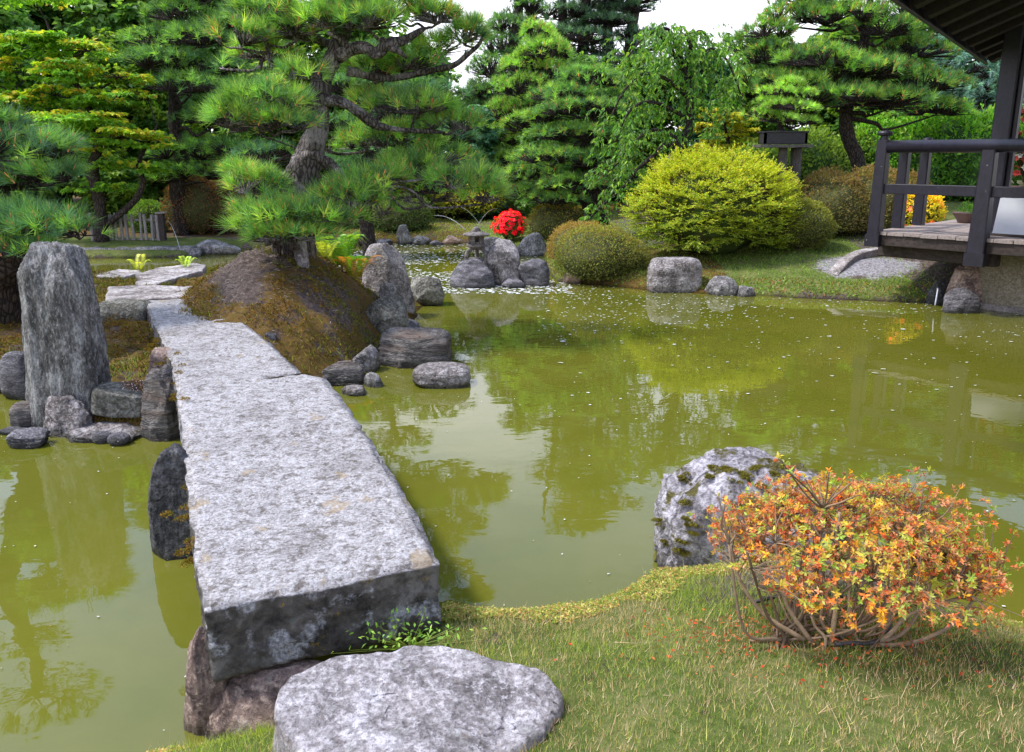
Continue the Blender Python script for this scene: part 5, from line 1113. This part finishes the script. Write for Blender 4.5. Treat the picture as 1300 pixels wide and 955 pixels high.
    for k in range(14):
        a = K+ve*(.02+k*.66)-nn*.02; bar('rafter', a+up*.0, a+up*Wd, .17, .135, RAFT, up=nn)
    for k in range(14):                                    # battens across the rafters
        a = K+up*(.25+k*.35)+nn*.0405; m = MB(); beam(m, a, a+ve*Ln, .02, .012, up=nn); mk('batten', m, BEAMW, root)
    bar('eave_board', K-ve*.14+nn*.01-up*.06, K+ve*Ln+nn*.01-up*.06, .035, .19, LACQ, up=nn)
    bar('gable_board', K-ve*.12+nn*.02, K-ve*.12+nn*.02+up*Wd, .045, .22, LACQ, up=nn)
    # back slope so the roof closes from other sides
    R0 = K+up*Wd-ve*.1; R1 = K+ve*Ln+up*Wd; dn_ = norm(ue*1.0-Z*.42); m = MB(); V = [R0+nn*.07, R1+nn*.07, R1+dn_*Wd, R0+dn_*Wd]; V += [p+Z*.13 for p in V]; m.quads(V, [[0, 1, 2, 3], [7, 6, 5, 4], [0, 4, 5, 1], [1, 5, 6, 2], [2, 6, 7, 3], [3, 7, 4, 0]]); mk('roof', m, BEAMW, root)
    # foundation wall under the deck
    g0 = W(1234, 390, 10.2); g0[2] = 0
    f = MB(); vv, tt = box_grid(80, 2, 10); V = g0+u*(vv[:, :1]*6)+v*(vv[:, 1:2]*.25)+Z*(vv[:, 2:]*1.02-.25); V += np.stack([fbm(V*5, 3, q) for q in (1, 2, 3)], 1)*.012; f.add(V, tt); mk('foundation_wall', f, PEB, root, smooth=False)
    f = MB(); V = g0-v*.07+u*(vv[:, :1]*6+.1)+v*(vv[:, 1:2]*.14)+Z*(vv[:, 2:]*.32-.25); V += np.stack([fbm(V*4, 3, q) for q in (1, 2, 3)], 1)*.02; f.add(V, tt); mk('footing', f, PATH, root, smooth=False)
    # things on the deck
    c = W(1302, 297, 9.9); c[2] = DZ; m = MB(); w0, h = .30, .43
    V = []
    for (k, z) in ((1, 0), (.9, h), (.82, h), (.82, h-.06)):
        V += [c+u*sx*w0*k+v*sy*w0*k*.8+Z*(z+.028) for sx, sy in ((-1, -1), (1, -1), (1, 1), (-1, 1))]
    q = [[i*4+j, i*4+(j+1) % 4, i*4+4+(j+1) % 4, i*4+4+j] for i in range(3) for j in range(4)]+[[12, 13, 14, 15]]
    m.quads(V, q); mk('planter', m, WHITE, loc=c, label='white tapered planter box on the deck at the right edge', cat='planter')
    m = MB(); beam(m, c-u*.5+Z*.012, c+u*.9+Z*.012, .62, .024); mk('wooden_board', m, BEAMW, loc=c, label='dark board lying on the deck under the white planter', cat='board')
    # flowering azalea in a clay pot on a stand behind the planter
    c = W(1300, 262, 10.75); s = pxm(10.75, 1.5); root2 = empty('potted_azalea', (c[0], c[1], DZ), 'potted azalea with coral red and white flowers behind the white planter', 'potted plant')
    m = MB(); zb = W(1300, 262, 10.75)[2]; zt = W(1300, 236, 10.75)[2]; lathe(m, [(0, DZ+.004), (.13, DZ+.004), (.11, DZ+.1), (.09, zb-.06), (.12, zb), (0, zb)], c[0], c[1], 20); mk('stand', m, BEAMW, root2)
    m = MB(); lathe(m, [(0, zb+.002), (.10, zb+.002), (.16, zt-.04), (.175, zt-.04), (.18, zt), (.15, zt), (.14, zt-.03), (0, zt-.03)], c[0], c[1], 24); mk('pot', m, CLAY, root2, smooth=False)
    f = MB(); wd = MB(); r = np.random.default_rng(9)
    for (py, k) in ((212, .24), (190, .24), (162, .27)):
        cc = W(1306, py, 10.75); d = sphere_dirs(330, r); Q = cc+d*k*r.uniform(.6, 1, (330, 1)); leaves(f, Q, d+[0, 0, .3], d+r.normal(size=d.shape)*.4, .05, .024, shade(GRN, 330, .8, 1.3, r))
        d = sphere_dirs(46, r); Q = cc+d*k*1.02; col = [(.75, .10, .10), (.80, .16, .14)] if py != 212 else [(.75, .10, .10), (.82, .80, .80), (.82, .80, .80), (.82, .80, .80)]; cf = shade(col, 46, .9, 1.1, r)
        for j in range(5):
            t1 = norm(np.cross(d, [.1, .2, .97])); t2 = np.cross(d, t1); a = 2*math.pi*j/5; D = t1*math.cos(a)+t2*math.sin(a)+d*.4; leaves(f, Q, D, d, .05, .042, cf)
        sticks(wd, np.tile([[c[0], c[1], zt-.03]], (12, 1)), cc+sphere_dirs(12, r)*k*.7, .012, .004, (.08, .05, .04))
    mk('foliage', f, FLOWER, root2); mk('stems', wd, TWIG, root2)
    # little dark bonsai dish at the back of the deck
    c = W(1226, 284, 11.9); c[2] = DZ; root3 = empty('bonsai_dish', c, 'small dark dish with a low plant at the back corner of the deck', 'potted plant')
    m = MB(); lathe(m, [(0, DZ+.002), (.11, DZ+.002), (.14, DZ+.06), (.19, DZ+.13), (.20, DZ+.15), (.17, DZ+.15), (0, DZ+.13)], c[0], c[1], 24); mk('dish', m, CLAY, root3)
    f = MB(); n = 260; d = sphere_dirs(n, r); d[:, 2] = np.abs(d[:, 2]); Q = c+[0, 0, .15]+d*[.16, .16, .16]*r.uniform(.4, 1, (n, 1)); leaves(f, Q, d+[0, 0, .4], d, .04, .018, shade(GRN, n, .8, 1.3, r)); mk('foliage', f, LEAF, root3)
pavilion()

# ================================================================== FOREGROUND AZALEA
def near_azalea():
    r = np.random.default_rng(77); c = G(1045, 812, .36); c[2] = gz(c[0], c[1]); Yc = c[1]
    root = empty('azalea_bush', c, 'azalea with fading orange red flowers and bare arching stems on the near bank', 'azalea')
    st = MB(); lf = MB(); fl = MB(); tips = []
    cc = W(1095, 690, Yc+.12); s = pxm(Yc, .7)
    def surf(az, el):                                   # outline of the bush, photo pixel extents
        d = np.array([math.cos(az)*math.cos(el), math.sin(az)*math.cos(el), math.sin(el)]); k = 1+.16*float(vnoise(np.array([d*2.3+4]), 3)[0])+.12*float(vnoise(np.array([d*6+4]), 4)[0])
        ax = (178 if d[0] > 0 else 182)*s; az_ = (62 if d[2] > 0 else 62)*s
        return cc+d*np.array([ax, .42, az_])*k
    STC = [(.20, .14, .085), (.26, .18, .11), (.15, .10, .06)]
    def grow(p, q, r0, lvl):
        L = np.linalg.norm(q-p); m = (p+q)/2+r.normal(size=3)*L*.06-[0, 0, L*.14 if lvl == 0 else L*.02]; P = spline([p, p*.6+m*.4+r.normal(size=3)*L*.02, m, q], 4)
        col = np.array(STC[r.integers(0, 3)])*r.uniform(.7, 1.2); tube(st, P, np.linspace(r0, r0*.55, len(P)), 6 if lvl < 2 else 4, col, rough=.1); return P
    mains = []
    for k in range(34):
        az = k*2.399+r.random()*.5; el = r.uniform(-.25, 1.1) if k % 3 else r.uniform(-.45, .1)
        b = c+[r.normal()*.10, r.normal()*.06, -.01]; S0 = surf(az, el); q = cc+(S0-cc)*r.uniform(.42, .72); q[2] = max(q[2], gz(q[0], q[1])+.06); P = grow(b, q, r.uniform(.0035, .0075), 0); mains.append(P)
    for (x, y, dy) in ((948, 700, -.1), (925, 690, 0), (975, 745, .05)):      # the leaning outer stems at left
        b = c+[-.12, 0, 0]; mains.append(grow(b, W(x, y, Yc+dy), .007, 0))
    for q in ([(1050, 822), (1110, 824), (1150, 800), (1178, 750), (1187, 705)], [(1060, 824), (1150, 826), (1210, 792), (1243, 752)], [(1020, 812), (970, 780), (940, 738), (926, 690)], [(1030, 815), (1000, 770), (988, 720), (985, 690)], [(1055, 815), (1062, 760), (1060, 700), (1066, 650)], [(1065, 820), (1120, 812), (1155, 780), (1215, 760), (1250, 745)]):
        P = np.array([W(x, y, Yc+.02*i-.03) for i, (x, y) in enumerate(q)]); P[:, 2] = [max(z, gz(a, b)+.01) for a, b, z in P]; P = spline(P, 5); tube(st, P, np.linspace(.0082, .0045, len(P)), 7, np.array(STC[1])*1.1, rough=.12); mains.append(P)
    pts = np.concatenate([P[3:] for P in mains])
    n = 2100
    for k in range(n):
        az = r.uniform(0, 6.28); el = math.asin(r.uniform(-.55, 1)); S0 = surf(az, el); dpt = r.uniform(1.05, 1.24) if (r.random() < .06 and el > -.1) else r.uniform(.74, 1.04) if r.random() < .72 else r.uniform(.4, .8); q = cc+(S0-cc)*dpt
        if el < -.05 and abs(math.cos(az)) < .6 and r.random() < .72: continue
        if float(fbm(q[None]*7, 2, 3)[0]) < -.19: continue
        q[2] = max(q[2], gz(q[0], q[1])+.05); d2 = ((pts-q)**2).sum(1)+np.maximum(0, pts[:, 2]-q[2]+.02)*.3; p = pts[d2.argmin()]
        grow(p, q, .0022, 2); dr = norm(norm(q-p)+norm((q-cc)/[1, .5, 1])*.5+[0, 0, .45]); tips.append((q, dr, el))
    # the sprig standing above the rest
    for (x, y) in ((990, 583), (1004, 602), (1022, 608), (1040, 612), (1052, 600), (1070, 612), (1084, 610), (1062, 625), (1030, 628), (1010, 620), (1046, 632), (1090, 628), (1076, 640)):
        q = W(x, y, Yc+.1+r.normal()*.06); p = W(1045, 645, Yc+.1); grow(p, q, .004, 1); tips.append((q, norm(q-p+[0, 0, .2]), .8))
    for (x, y) in ((1268, 742), (1240, 755), (1225, 722), (1235, 690), (1205, 668), (920, 640), (912, 632), (930, 668)):
        q = W(x, y, Yc+r.normal()*.08); d2 = ((pts-q)**2).sum(1); p = pts[d2.argmin()]; grow(p, q, .0045, 1); tips.append((q, norm(q-p+[0, 0, .25]), .3))
    GY = [(.24, .30, .03), (.30, .30, .03), (.15, .27, .03), (.33, .27, .03), (.22, .30, .05)]; OR = [(.74, .22, .09), (.80, .33, .15), (.70, .13, .06), (.82, .44, .26), (.76, .32, .18), (.6, .26, .12)]
    for (q, dr, el) in tips:
        a1 = norm(np.cross(dr, [.2, .3, .9])); a2 = np.cross(dr, a1); green = r.random() < .30+.25*(el > .4); m = r.integers(5, 9); an = np.arange(m)*2.4+r.random()*6
        D = a1*np.cos(an)[:, None]+a2*np.sin(an)[:, None]+dr*r.uniform(.15, 1.5, (m, 1))+r.normal(size=(m, 3))*.25; base = shade(GY, 1, .9, 1.1, r)
        if r.random() < .30 and not green: base = shade([(.60, .22, .03), (.5, .32, .02)], 1, .9, 1.1, r)
        L = r.uniform(.010, .021, m)*(1.08 if green else .9); leaves(lf, q+dr*.004*np.arange(m)[:, None]*.5, D, np.tile(dr, (m, 1))+r.normal(size=(m, 3))*.3, L, L*.42, base*r.uniform(.7, 1.2, (m, 1)), fold=.12)
        nf = 0 if (green and r.random() < .75) else r.integers(2, 6)
        for f in range(nf):
            fc = q+(a1*r.normal()+a2*r.normal())*.011+dr*r.uniform(-.012, .012); fd = norm(dr+r.normal(size=3)*.9-[0, 0, .2]); b1 = norm(np.cross(fd, [.3, .2, .9])); b2 = np.cross(fd, b1); fcol = shade(OR, 1, .85, 1.15, r)
            an = np.arange(5)*1.257+r.random(); w = r.uniform(.1, 1.2); D = b1*np.cos(an)[:, None]+b2*np.sin(an)[:, None]+fd*w+r.normal(size=(5, 3))*.5
            leaves(fl, np.tile(fc, (5, 1)), D, np.tile(fd, (5, 1)), r.uniform(.008, .015, 5), .0065, fcol*r.uniform(.75, 1.2, (5, 1)), fold=.35)
            P = np.tile(fc, (4, 1)); blades(fl, P, fd+r.normal(size=(4, 3))*.25, .018, .0011, np.tile([.8, .35, .2], (4, 1)))
    mk('stems', st, TWIG, root, smooth=True); mk('leaves', lf, LEAF, root); mk('flowers', fl, FLOWER, root)
    # thin black irrigation hose under the bush
    P = spline([W(x, y, 0)*0+np.append(G(x, y, .36)[:2], 0) for x, y in ((958, 752), (1010, 742), (1060, 745), (1100, 758), (1130, 790), (1110, 818), (1060, 826))], 6); P[:, 2] = [gz(a, b)+.02 for a, b in P[:, :2]]
    m = MB(); tube(m, P, .007, 8); mk('hose', m, BLACKP, loc=P[0], smooth=True, label='black irrigation hose curling on the soil under the orange azalea', cat='hose')
    # fallen flowers
    m = MB(); n = 1100; X = c[0]+.02+r.normal(size=n)*.30; Y = Yc+.06+r.normal(size=n)*.13; h, sd = ground_h(X, Y); ok = sd > .02; X, Y, h = X[ok], Y[ok], h[ok]; n = len(X)
    D = norm(np.stack([r.normal(size=n), r.normal(size=n), r.normal(size=n)*.3], 1)); N = norm(np.array([0, 0, 1.])+r.normal(size=(n, 3))*.4); L = r.uniform(.008, .018, n)
    leaves(m, np.stack([X, Y, h+r.uniform(.008, .03, n)], 1), D, N, L, L*.6, shade([(.65, .08, .03), (.7, .2, .06), (.35, .12, .04), (.45, .25, .12), (.2, .1, .05)], n, .7, 1.2, r))
    mk('fallen_flowers', m, FLOWER, label='red and orange fallen blossoms and litter under the azalea', cat='fallen flowers', kind='stuff')
near_azalea()

# ================================================================== GRASS, GROUND COVER, MOSS, FERNS
STEP = [G(x, y, .40)[:2] for x, y in [(352, 880), (368, 856), (420, 838), (516, 819), (640, 836), (702, 875), (690, 925), (600, 962), (480, 972), (350, 910)]]
def near_grass():
    r = np.random.default_rng(5); n = 300000; X = r.uniform(-1.3, 4.2, n); Y = 1.25+2.9*r.random(n)**1.0; h, s = ground_h(X, Y); st = sdf(STEP, X, Y)
    li = np.exp(-(((X-1.42)/.55)**2+((Y-2.98)/.22)**2)); p = np.stack([X, Y, X*0], 1); pt = fbm(p*2.6, 4, 9)
    ok = (s > .04) & (st < -.0) & (r.random(n) > li*1.1) & (r.random(n) < .62+.6*pt+.1) & (r.random(n) < sm(s, .02, .25)+.15) & ~((X < -.25) & (Y > 2.38)); X, Y, h, s, pt = X[ok], Y[ok], h[ok], s[ok], pt[ok]; n = len(X)
    an = r.uniform(0, 6.28, n); ti = r.uniform(.02, .65, n)**1.2; D = np.stack([np.cos(an)*ti, np.sin(an)*ti, np.ones(n)], 1); dry = r.random(n) < .40-1.2*pt
    C = np.where(dry[:, None], shade([(.38, .33, .16), (.30, .24, .11), (.46, .41, .24)], n, .5, 1.15, r), shade([(.14, .24, .03), (.22, .31, .05), (.08, .16, .02), (.30, .35, .09)], n, .5, 1.3, r))
    L = r.uniform(.014, .042, n)*(1+.8*np.clip(pt, 0, 1)); m = MB(); be = np.stack([np.cos(an), np.sin(an), -.7*np.ones(n)], 1)*(L*ti*.4)[:, None]
    blades(m, np.stack([X, Y, h-.004], 1), D, L, r.uniform(.0013, .0026, n), C, bend=be)
    # straggling long blades
    k = 1400; i = r.integers(0, n, k); blades(m, np.stack([X[i], Y[i], h[i]], 1), D[i]+r.normal(size=(k, 3))*.3, r.uniform(.05, .10, k), .002, C[i], bend=be[i]*2)
    mk('grass', m, LEAF, label='short mixed green and straw grass covering the near bank', cat='grass', kind='stuff')
    # low sedum like cover along the shore
    m = MB(); n = 60000; X = r.uniform(-1.2, 4.2, n); Y = r.uniform(1.9, 4.2, n); h, s = ground_h(X, Y); p = np.stack([X, Y, X*0], 1); pt = fbm(p*5, 3, 19)
    ok = (s > .0) & (s < .34+.15*pt) & (sdf(STEP, X, Y) < 0) & (pt > -.35) & ~((X < -.28) & (Y > 2.38)); X, Y, h, pt = X[ok], Y[ok], h[ok], pt[ok]; n = len(X)
    hh = h+np.clip(.018+.03*pt, .004, .06)*r.random(n)
    for k in range(5):
        a = r.uniform(0, 6.28, n); D = np.stack([np.cos(a), np.sin(a), r.uniform(.2, .9, n)], 1); L = r.uniform(.006, .014, n)
        leaves(m, np.stack([X, Y, hh], 1)+r.normal(size=(n, 3))*.003, D, np.tile([0, 0, 1.], (n, 1))+r.normal(size=(n, 3))*.3, L, L*.6, shade([(.16, .24, .03), (.25, .30, .05), (.10, .17, .02), (.26, .16, .05), (.34, .34, .10)], n, .7, 1.2, r))
    mk('ground_cover', m, LEAF, label='low green and reddish creeping plants along the near water edge', cat='ground cover', kind='stuff')
    # leafy weeds under the bridge end
    m = MB(); n = 170; c = G(520, 806, .30); P = c+r.normal(size=(n, 3))*[.09, .05, .025]; A = norm(r.normal(size=(n, 3))+[0, -.2, .4]); leaves(m, P, A, norm(r.normal(size=(n, 3))*.4+[0, 0, 1]), r.uniform(.012, .03, n), .009, shade([(.10, .24, .03), (.16, .30, .04)], n, .8, 1.3, r)); sticks(m, np.tile(c-[0, 0, .05], (40, 1)), P[:40], .0015, .001, (.14, .2, .04))
    mk('weeds', m, LEAF, loc=c, label='small leafy green weeds growing beneath the near corner of the bridge', cat='weeds', kind='stuff')
near_grass()
def isle_moss():
    r = np.random.default_rng(6); m = MB(); n = 120000; X = r.uniform(-6.5, -.4, n); Y = 5.0+6.2*r.random(n); h, s = isle_h(X, Y); p = np.stack([X, Y, X*0], 1); pt = fbm(p*3.2, 4, 55)+.35*fbm(p*11, 2, 56)
    mo = mound(X, Y); bare = .5*sm(mo, .2, .45)*sm(X-MX, .45, -.3)
    ok = (s > .03) & (pt > -.02+.42*bare-.12*(mo < .15)) & (r.random(n) < .9); X, Y, h, pt = X[ok], Y[ok], h[ok], pt[ok]; n = len(X)
    big = fbm(np.stack([X, Y, X*0], 1)*1.4, 2, 58)
    col = np.where((r.random(n) < .42+.8*big)[:, None], shade([(.21, .105, .02), (.25, .125, .022), (.13, .075, .018)], n, .5, 1.2, r), shade([(.15, .14, .018), (.10, .12, .016), (.20, .19, .025)], n, .5, 1.25, r))
    hi = np.clip(pt, 0, .5)*.12
    for k in range(2): blades(m, np.stack([X, Y, h+hi*r.random(n)], 1)+r.normal(size=(n, 3))*[.012, .012, .002], np.stack([r.normal(size=n), r.normal(size=n), np.full(n, 1.1)], 1), r.uniform(.012, .036, n), r.uniform(.005, .012, n), col*r.uniform(.6, 1.35, (n, 1)))
    mk('moss', m, MOSSM, label='rusty orange and olive moss growing over the mound and island slopes', cat='moss', kind='stuff')
    # grass wisps
    m = MB(); n = 1500; X = np.concatenate([r.normal(G(440, 470, .2)[0], .28, n//2), r.normal(G(170, 470, .35)[0], .2, n//2)]); Y = np.concatenate([r.normal(G(440, 470, .2)[1], .35, n//2), r.normal(G(170, 470, .35)[1], .4, n//2)]); h, s = isle_h(X, Y); ok = s > .08; X, Y, h = X[ok], Y[ok], h[ok]; n = len(X); a = r.uniform(0, 6.28, n); t_ = r.uniform(.1, 1, n)
    blades(m, np.stack([X, Y, h], 1), np.stack([np.cos(a)*t_, np.sin(a)*t_, np.ones(n)], 1), r.uniform(.03, .09, n), .004, shade([(.12, .24, .03), (.2, .28, .04)], n, .7, 1.3, r)); mk('grass', m, LEAF, label='thin green grass wisps sprouting in the moss by the bridge', cat='grass', kind='stuff')
    # dead needles and bits of bark on the bare soil
    m = MB(); n = 2600; X = r.normal(MX-.25, .55, n); Y = r.normal(MY-.6, .8, n); h, s = isle_h(X, Y); D = norm(np.stack([r.normal(size=n), r.normal(size=n), r.normal(size=n)*.25], 1)); A = np.stack([X, Y, h+.006], 1); L = r.uniform(.01, .06, n)[:, None]; ok = s > .2
    sticks(m, (A-D*L/2)[ok], (A+D*L/2)[ok], .0022, .0015, shade([(.30, .22, .17), (.14, .09, .06), (.42, .36, .32)], ok.sum(), .6, 1.2, r)); mk('litter', m, TWIG, label='dead needles and bark crumbs strewn on the bare soil of the mound', cat='litter', kind='stuff')
    # small flowering cushion by the tilted block
    m = MB(); c = G(170, 500, .22); n = 1500; d = sphere_dirs(n, r); d[:, 2] = np.abs(d[:, 2]); P = c+d*[.13, .12, .10]*r.uniform(.75, 1, (n, 1)); leaves(m, P, d+r.normal(size=(n, 3))*.4, d, .012, .007, shade([(.10, .06, .03), (.16, .12, .04), (.06, .04, .02)], n, .7, 1.3, r)); k = 260; leaves(m, P[:k]*1+d[:k]*.012, r.normal(size=(k, 3)), d[:k], .008, .007, shade([(.62, .55, .48)], k, .7, 1.1, r))
    mk('cushion_plant', m, LEAF, loc=c, label='brown cushion plant dotted with tiny pale seed heads on the tilted block', cat='plant')
isle_moss()
def fern(label, c, L, n, seed, cols, up=.9):
    r = np.random.default_rng(seed); m = MB(); c = np.array(c, float)
    for k in range(n):
        an = k*2.4+r.random()*.8; o = np.array([math.cos(an), math.sin(an), 0]); Lk = L*r.uniform(.7, 1.1); t_ = np.linspace(0, 1, 13)[:, None]; P = c+o*Lk*.9*t_**1.2*r.uniform(.5, 1)+np.array([0, 0, 1.])*Lk*up*.8*(np.sin(t_*2.1))
        sticks(m, P[:-1], P[1:], .003, .002, (.16, .2, .04)); sd = norm(np.cross(P[-1]-P[0], [0, 0, 1])); col = np.asarray(cols)[r.integers(0, len(cols))]
        u = np.linspace(.12, 1, 24)[:, None]; Q = np.stack([np.interp(u[:, 0], t_[:, 0], P[:, i]) for i in range(3)], 1); ln = Lk*.26*np.sin(np.clip(u[:, 0]*.92+.16, 0, 1)*math.pi)**.8+.006
        for s_ in (-1, 1): leaves(m, Q, sd*s_+norm(P[-1]-P[0])*.45, np.tile(np.cross(sd, norm(P[-1]-P[0])), (24, 1)), ln, Lk*.034+0*ln, col*r.uniform(.75, 1.2, (24, 1)), fold=.05)
    return mk('fern', m, LEAF, loc=c, label=label, cat='fern')
FG = [(.09, .24, .02), (.14, .29, .025), (.05, .15, .015)]
def fz(px, py, Y): q = W(px, py, Y); return (q[0], Y, iz(q[0], Y))
fern('bright green fern clump between the mound and the tall slanted boulder', fz(436, 372, 8.95), .42, 26, 1, FG, up=1.2)
fern('fern with some rusty fronds right beside the slanted boulder', fz(452, 378, 8.8), .42, 16, 2, FG[:1]+[(.34, .18, .03), (.22, .26, .03)])
fern('small yellow-green fern alone near the path behind the standing stone', W(177, 344, 10.3)*[1, 1, 0]+[0, 0, .45], .26, 5, 3, [(.34, .42, .03), (.28, .40, .03)])
fern('tiny bright fern at the far path stone left of the mound', W(236, 336, 10.6)*[1, 1, 0]+[0, 0, .45], .20, 5, 4, [(.26, .44, .03)])
fern('short yellow-green fern tuft at the foot of the clump by the mound', fz(417, 366, 8.7), .26, 9, 5, [(.30, .40, .03)])
# low herbs on the right bank edge and lawn
def bank_plants():
    r = np.random.default_rng(15); m = MB(); n = 60000; X = r.uniform(.4, 7.2, n); Y = r.uniform(10, 15.5, n); h, s = ground_h(X, Y); p = np.stack([X, Y, X*0], 1); pt = fbm(p*3, 3, 7); gr = np.exp(-(((X-5.25)/.6)**2+((Y-11.75)/.5)**2)**2)
    edge = (s > .01) & (s < .55); ok = (s > .01) & ((edge & (pt > -.2)) | (r.random(n) < .5)) & (r.random(n) > gr*1.2) & ~((X > 5.9) & (r.random(n) < .75)); X, Y, h, s, pt = X[ok], Y[ok], h[ok], s[ok], pt[ok]; n = len(X)
    low = (s < .5); L = np.where(low, r.uniform(.02, .05, n), r.uniform(.02, .045, n)); a = r.uniform(0, 6.28, n)
    C = np.where((low & (r.random(n) < .5))[:, None], shade([(.10, .12, .02), (.16, .14, .03), (.20, .12, .04), (.08, .10, .02)], n, .7, 1.2, r), shade([(.10, .20, .02), (.14, .27, .03), (.08, .15, .02)], n, .7, 1.25, r))
    blades(m, np.stack([X, Y, h], 1), np.stack([np.cos(a)*.7, np.sin(a)*.7, np.ones(n)], 1), L, np.where(low, .02, .010), C); mk('grass', m, LEAF, label='short lawn grass and creeping herbs on the far bank by the deck', cat='grass', kind='stuff')
    m = MB(); n = 26000; X = r.uniform(-5, 3, n); Y = r.uniform(15.8, 22, n); h, s = ground_h(X, Y); ok = (s > .05); X, Y, h = X[ok], Y[ok], h[ok]; n = len(X); a = r.uniform(0, 6.28, n)
    blades(m, np.stack([X, Y, h], 1), np.stack([np.cos(a)*.7, np.sin(a)*.7, np.ones(n)], 1), r.uniform(.02, .04, n), .016, shade([(.14, .25, .03), (.18, .28, .04)], n, .7, 1.25, r)); mk('grass', m, LEAF, label='sunlit mown lawn at the back of the pond', cat='grass', kind='stuff')
bank_plants()
# ------------------------------------------------------------------ camera, sky, sun
cam = bpy.data.cameras.new('camera'); co = bpy.data.objects.new('camera', cam); COL.objects.link(co)
co.location = (0, 0, CAMZ); co.rotation_euler = (R(90)-TH, 0, 0)
cam.sensor_width = 36; cam.lens = 28.0; cam.shift_y = -44.5/1300; cam.clip_start = .05; cam.clip_end = 2000
SC.camera = co
w = bpy.data.worlds.new('World'); SC.world = w; w.use_nodes = True; nt = w.node_tree; nt.nodes.clear(); t = NT(nt)
SUN_EL, SUN_ROT = 58.0, 268.0       # degrees; sun high on the left
sky = t.n('ShaderNodeTexSky', sky_type='NISHITA', sun_disc=False, sun_elevation=R(SUN_EL), sun_rotation=R(SUN_ROT), air_density=1.0, dust_density=2.5, ozone_density=1.5)
d = t.n('ShaderNodeTexCoord').outputs['Generated']; z = t.xyz(d)[2]
cl = t.noise(t.scl(d, (1, 1, 2.2)), 2.2, 7, .55, .3)
f = t.math('ADD', t.mapr(cl, .42, .66, .05, .75), t.mapr(z, .10, .42, .9, 0.0), True)
c = t.mix(f, t.mix(1.0, sky.outputs[0], (1.5, 1.88, 2.4), 'MULTIPLY'), (12.0, 12.0, 13.2))
bg = t.n('ShaderNodeBackground', {'Color': c, 'Strength': .10})
t.n('ShaderNodeOutputWorld', {'Surface': bg.outputs[0]})
L = bpy.data.lights.new('sun', 'SUN'); L.energy = 2.8; L.angle = R(7); L.color = (1, .96, .9)
so = bpy.data.objects.new('sun', L); COL.objects.link(so)
az = R(SUN_ROT); dirv = Vector((math.sin(az)*math.cos(R(SUN_EL)), math.cos(az)*math.cos(R(SUN_EL)), math.sin(R(SUN_EL))))
so.rotation_euler = dirv.to_track_quat('Z', 'Y').to_euler()
SC.view_settings.view_transform = 'Standard'; SC.view_settings.look = 'None'; SC.view_settings.exposure = EXPO; SC.view_settings.gamma = 1
SC.render.engine = 'CYCLES'; SC.cycles.max_bounces = 6; SC.cycles.diffuse_bounces = 3; SC.cycles.glossy_bounces = 3; SC.cycles.transmission_bounces = 4
SC.cycles.transparent_max_bounces = 4; SC.cycles.sample_clamp_indirect = 6; SC.cycles.use_denoising = True; SC.cycles.caustics_reflective = False; SC.cycles.caustics_refractive = False
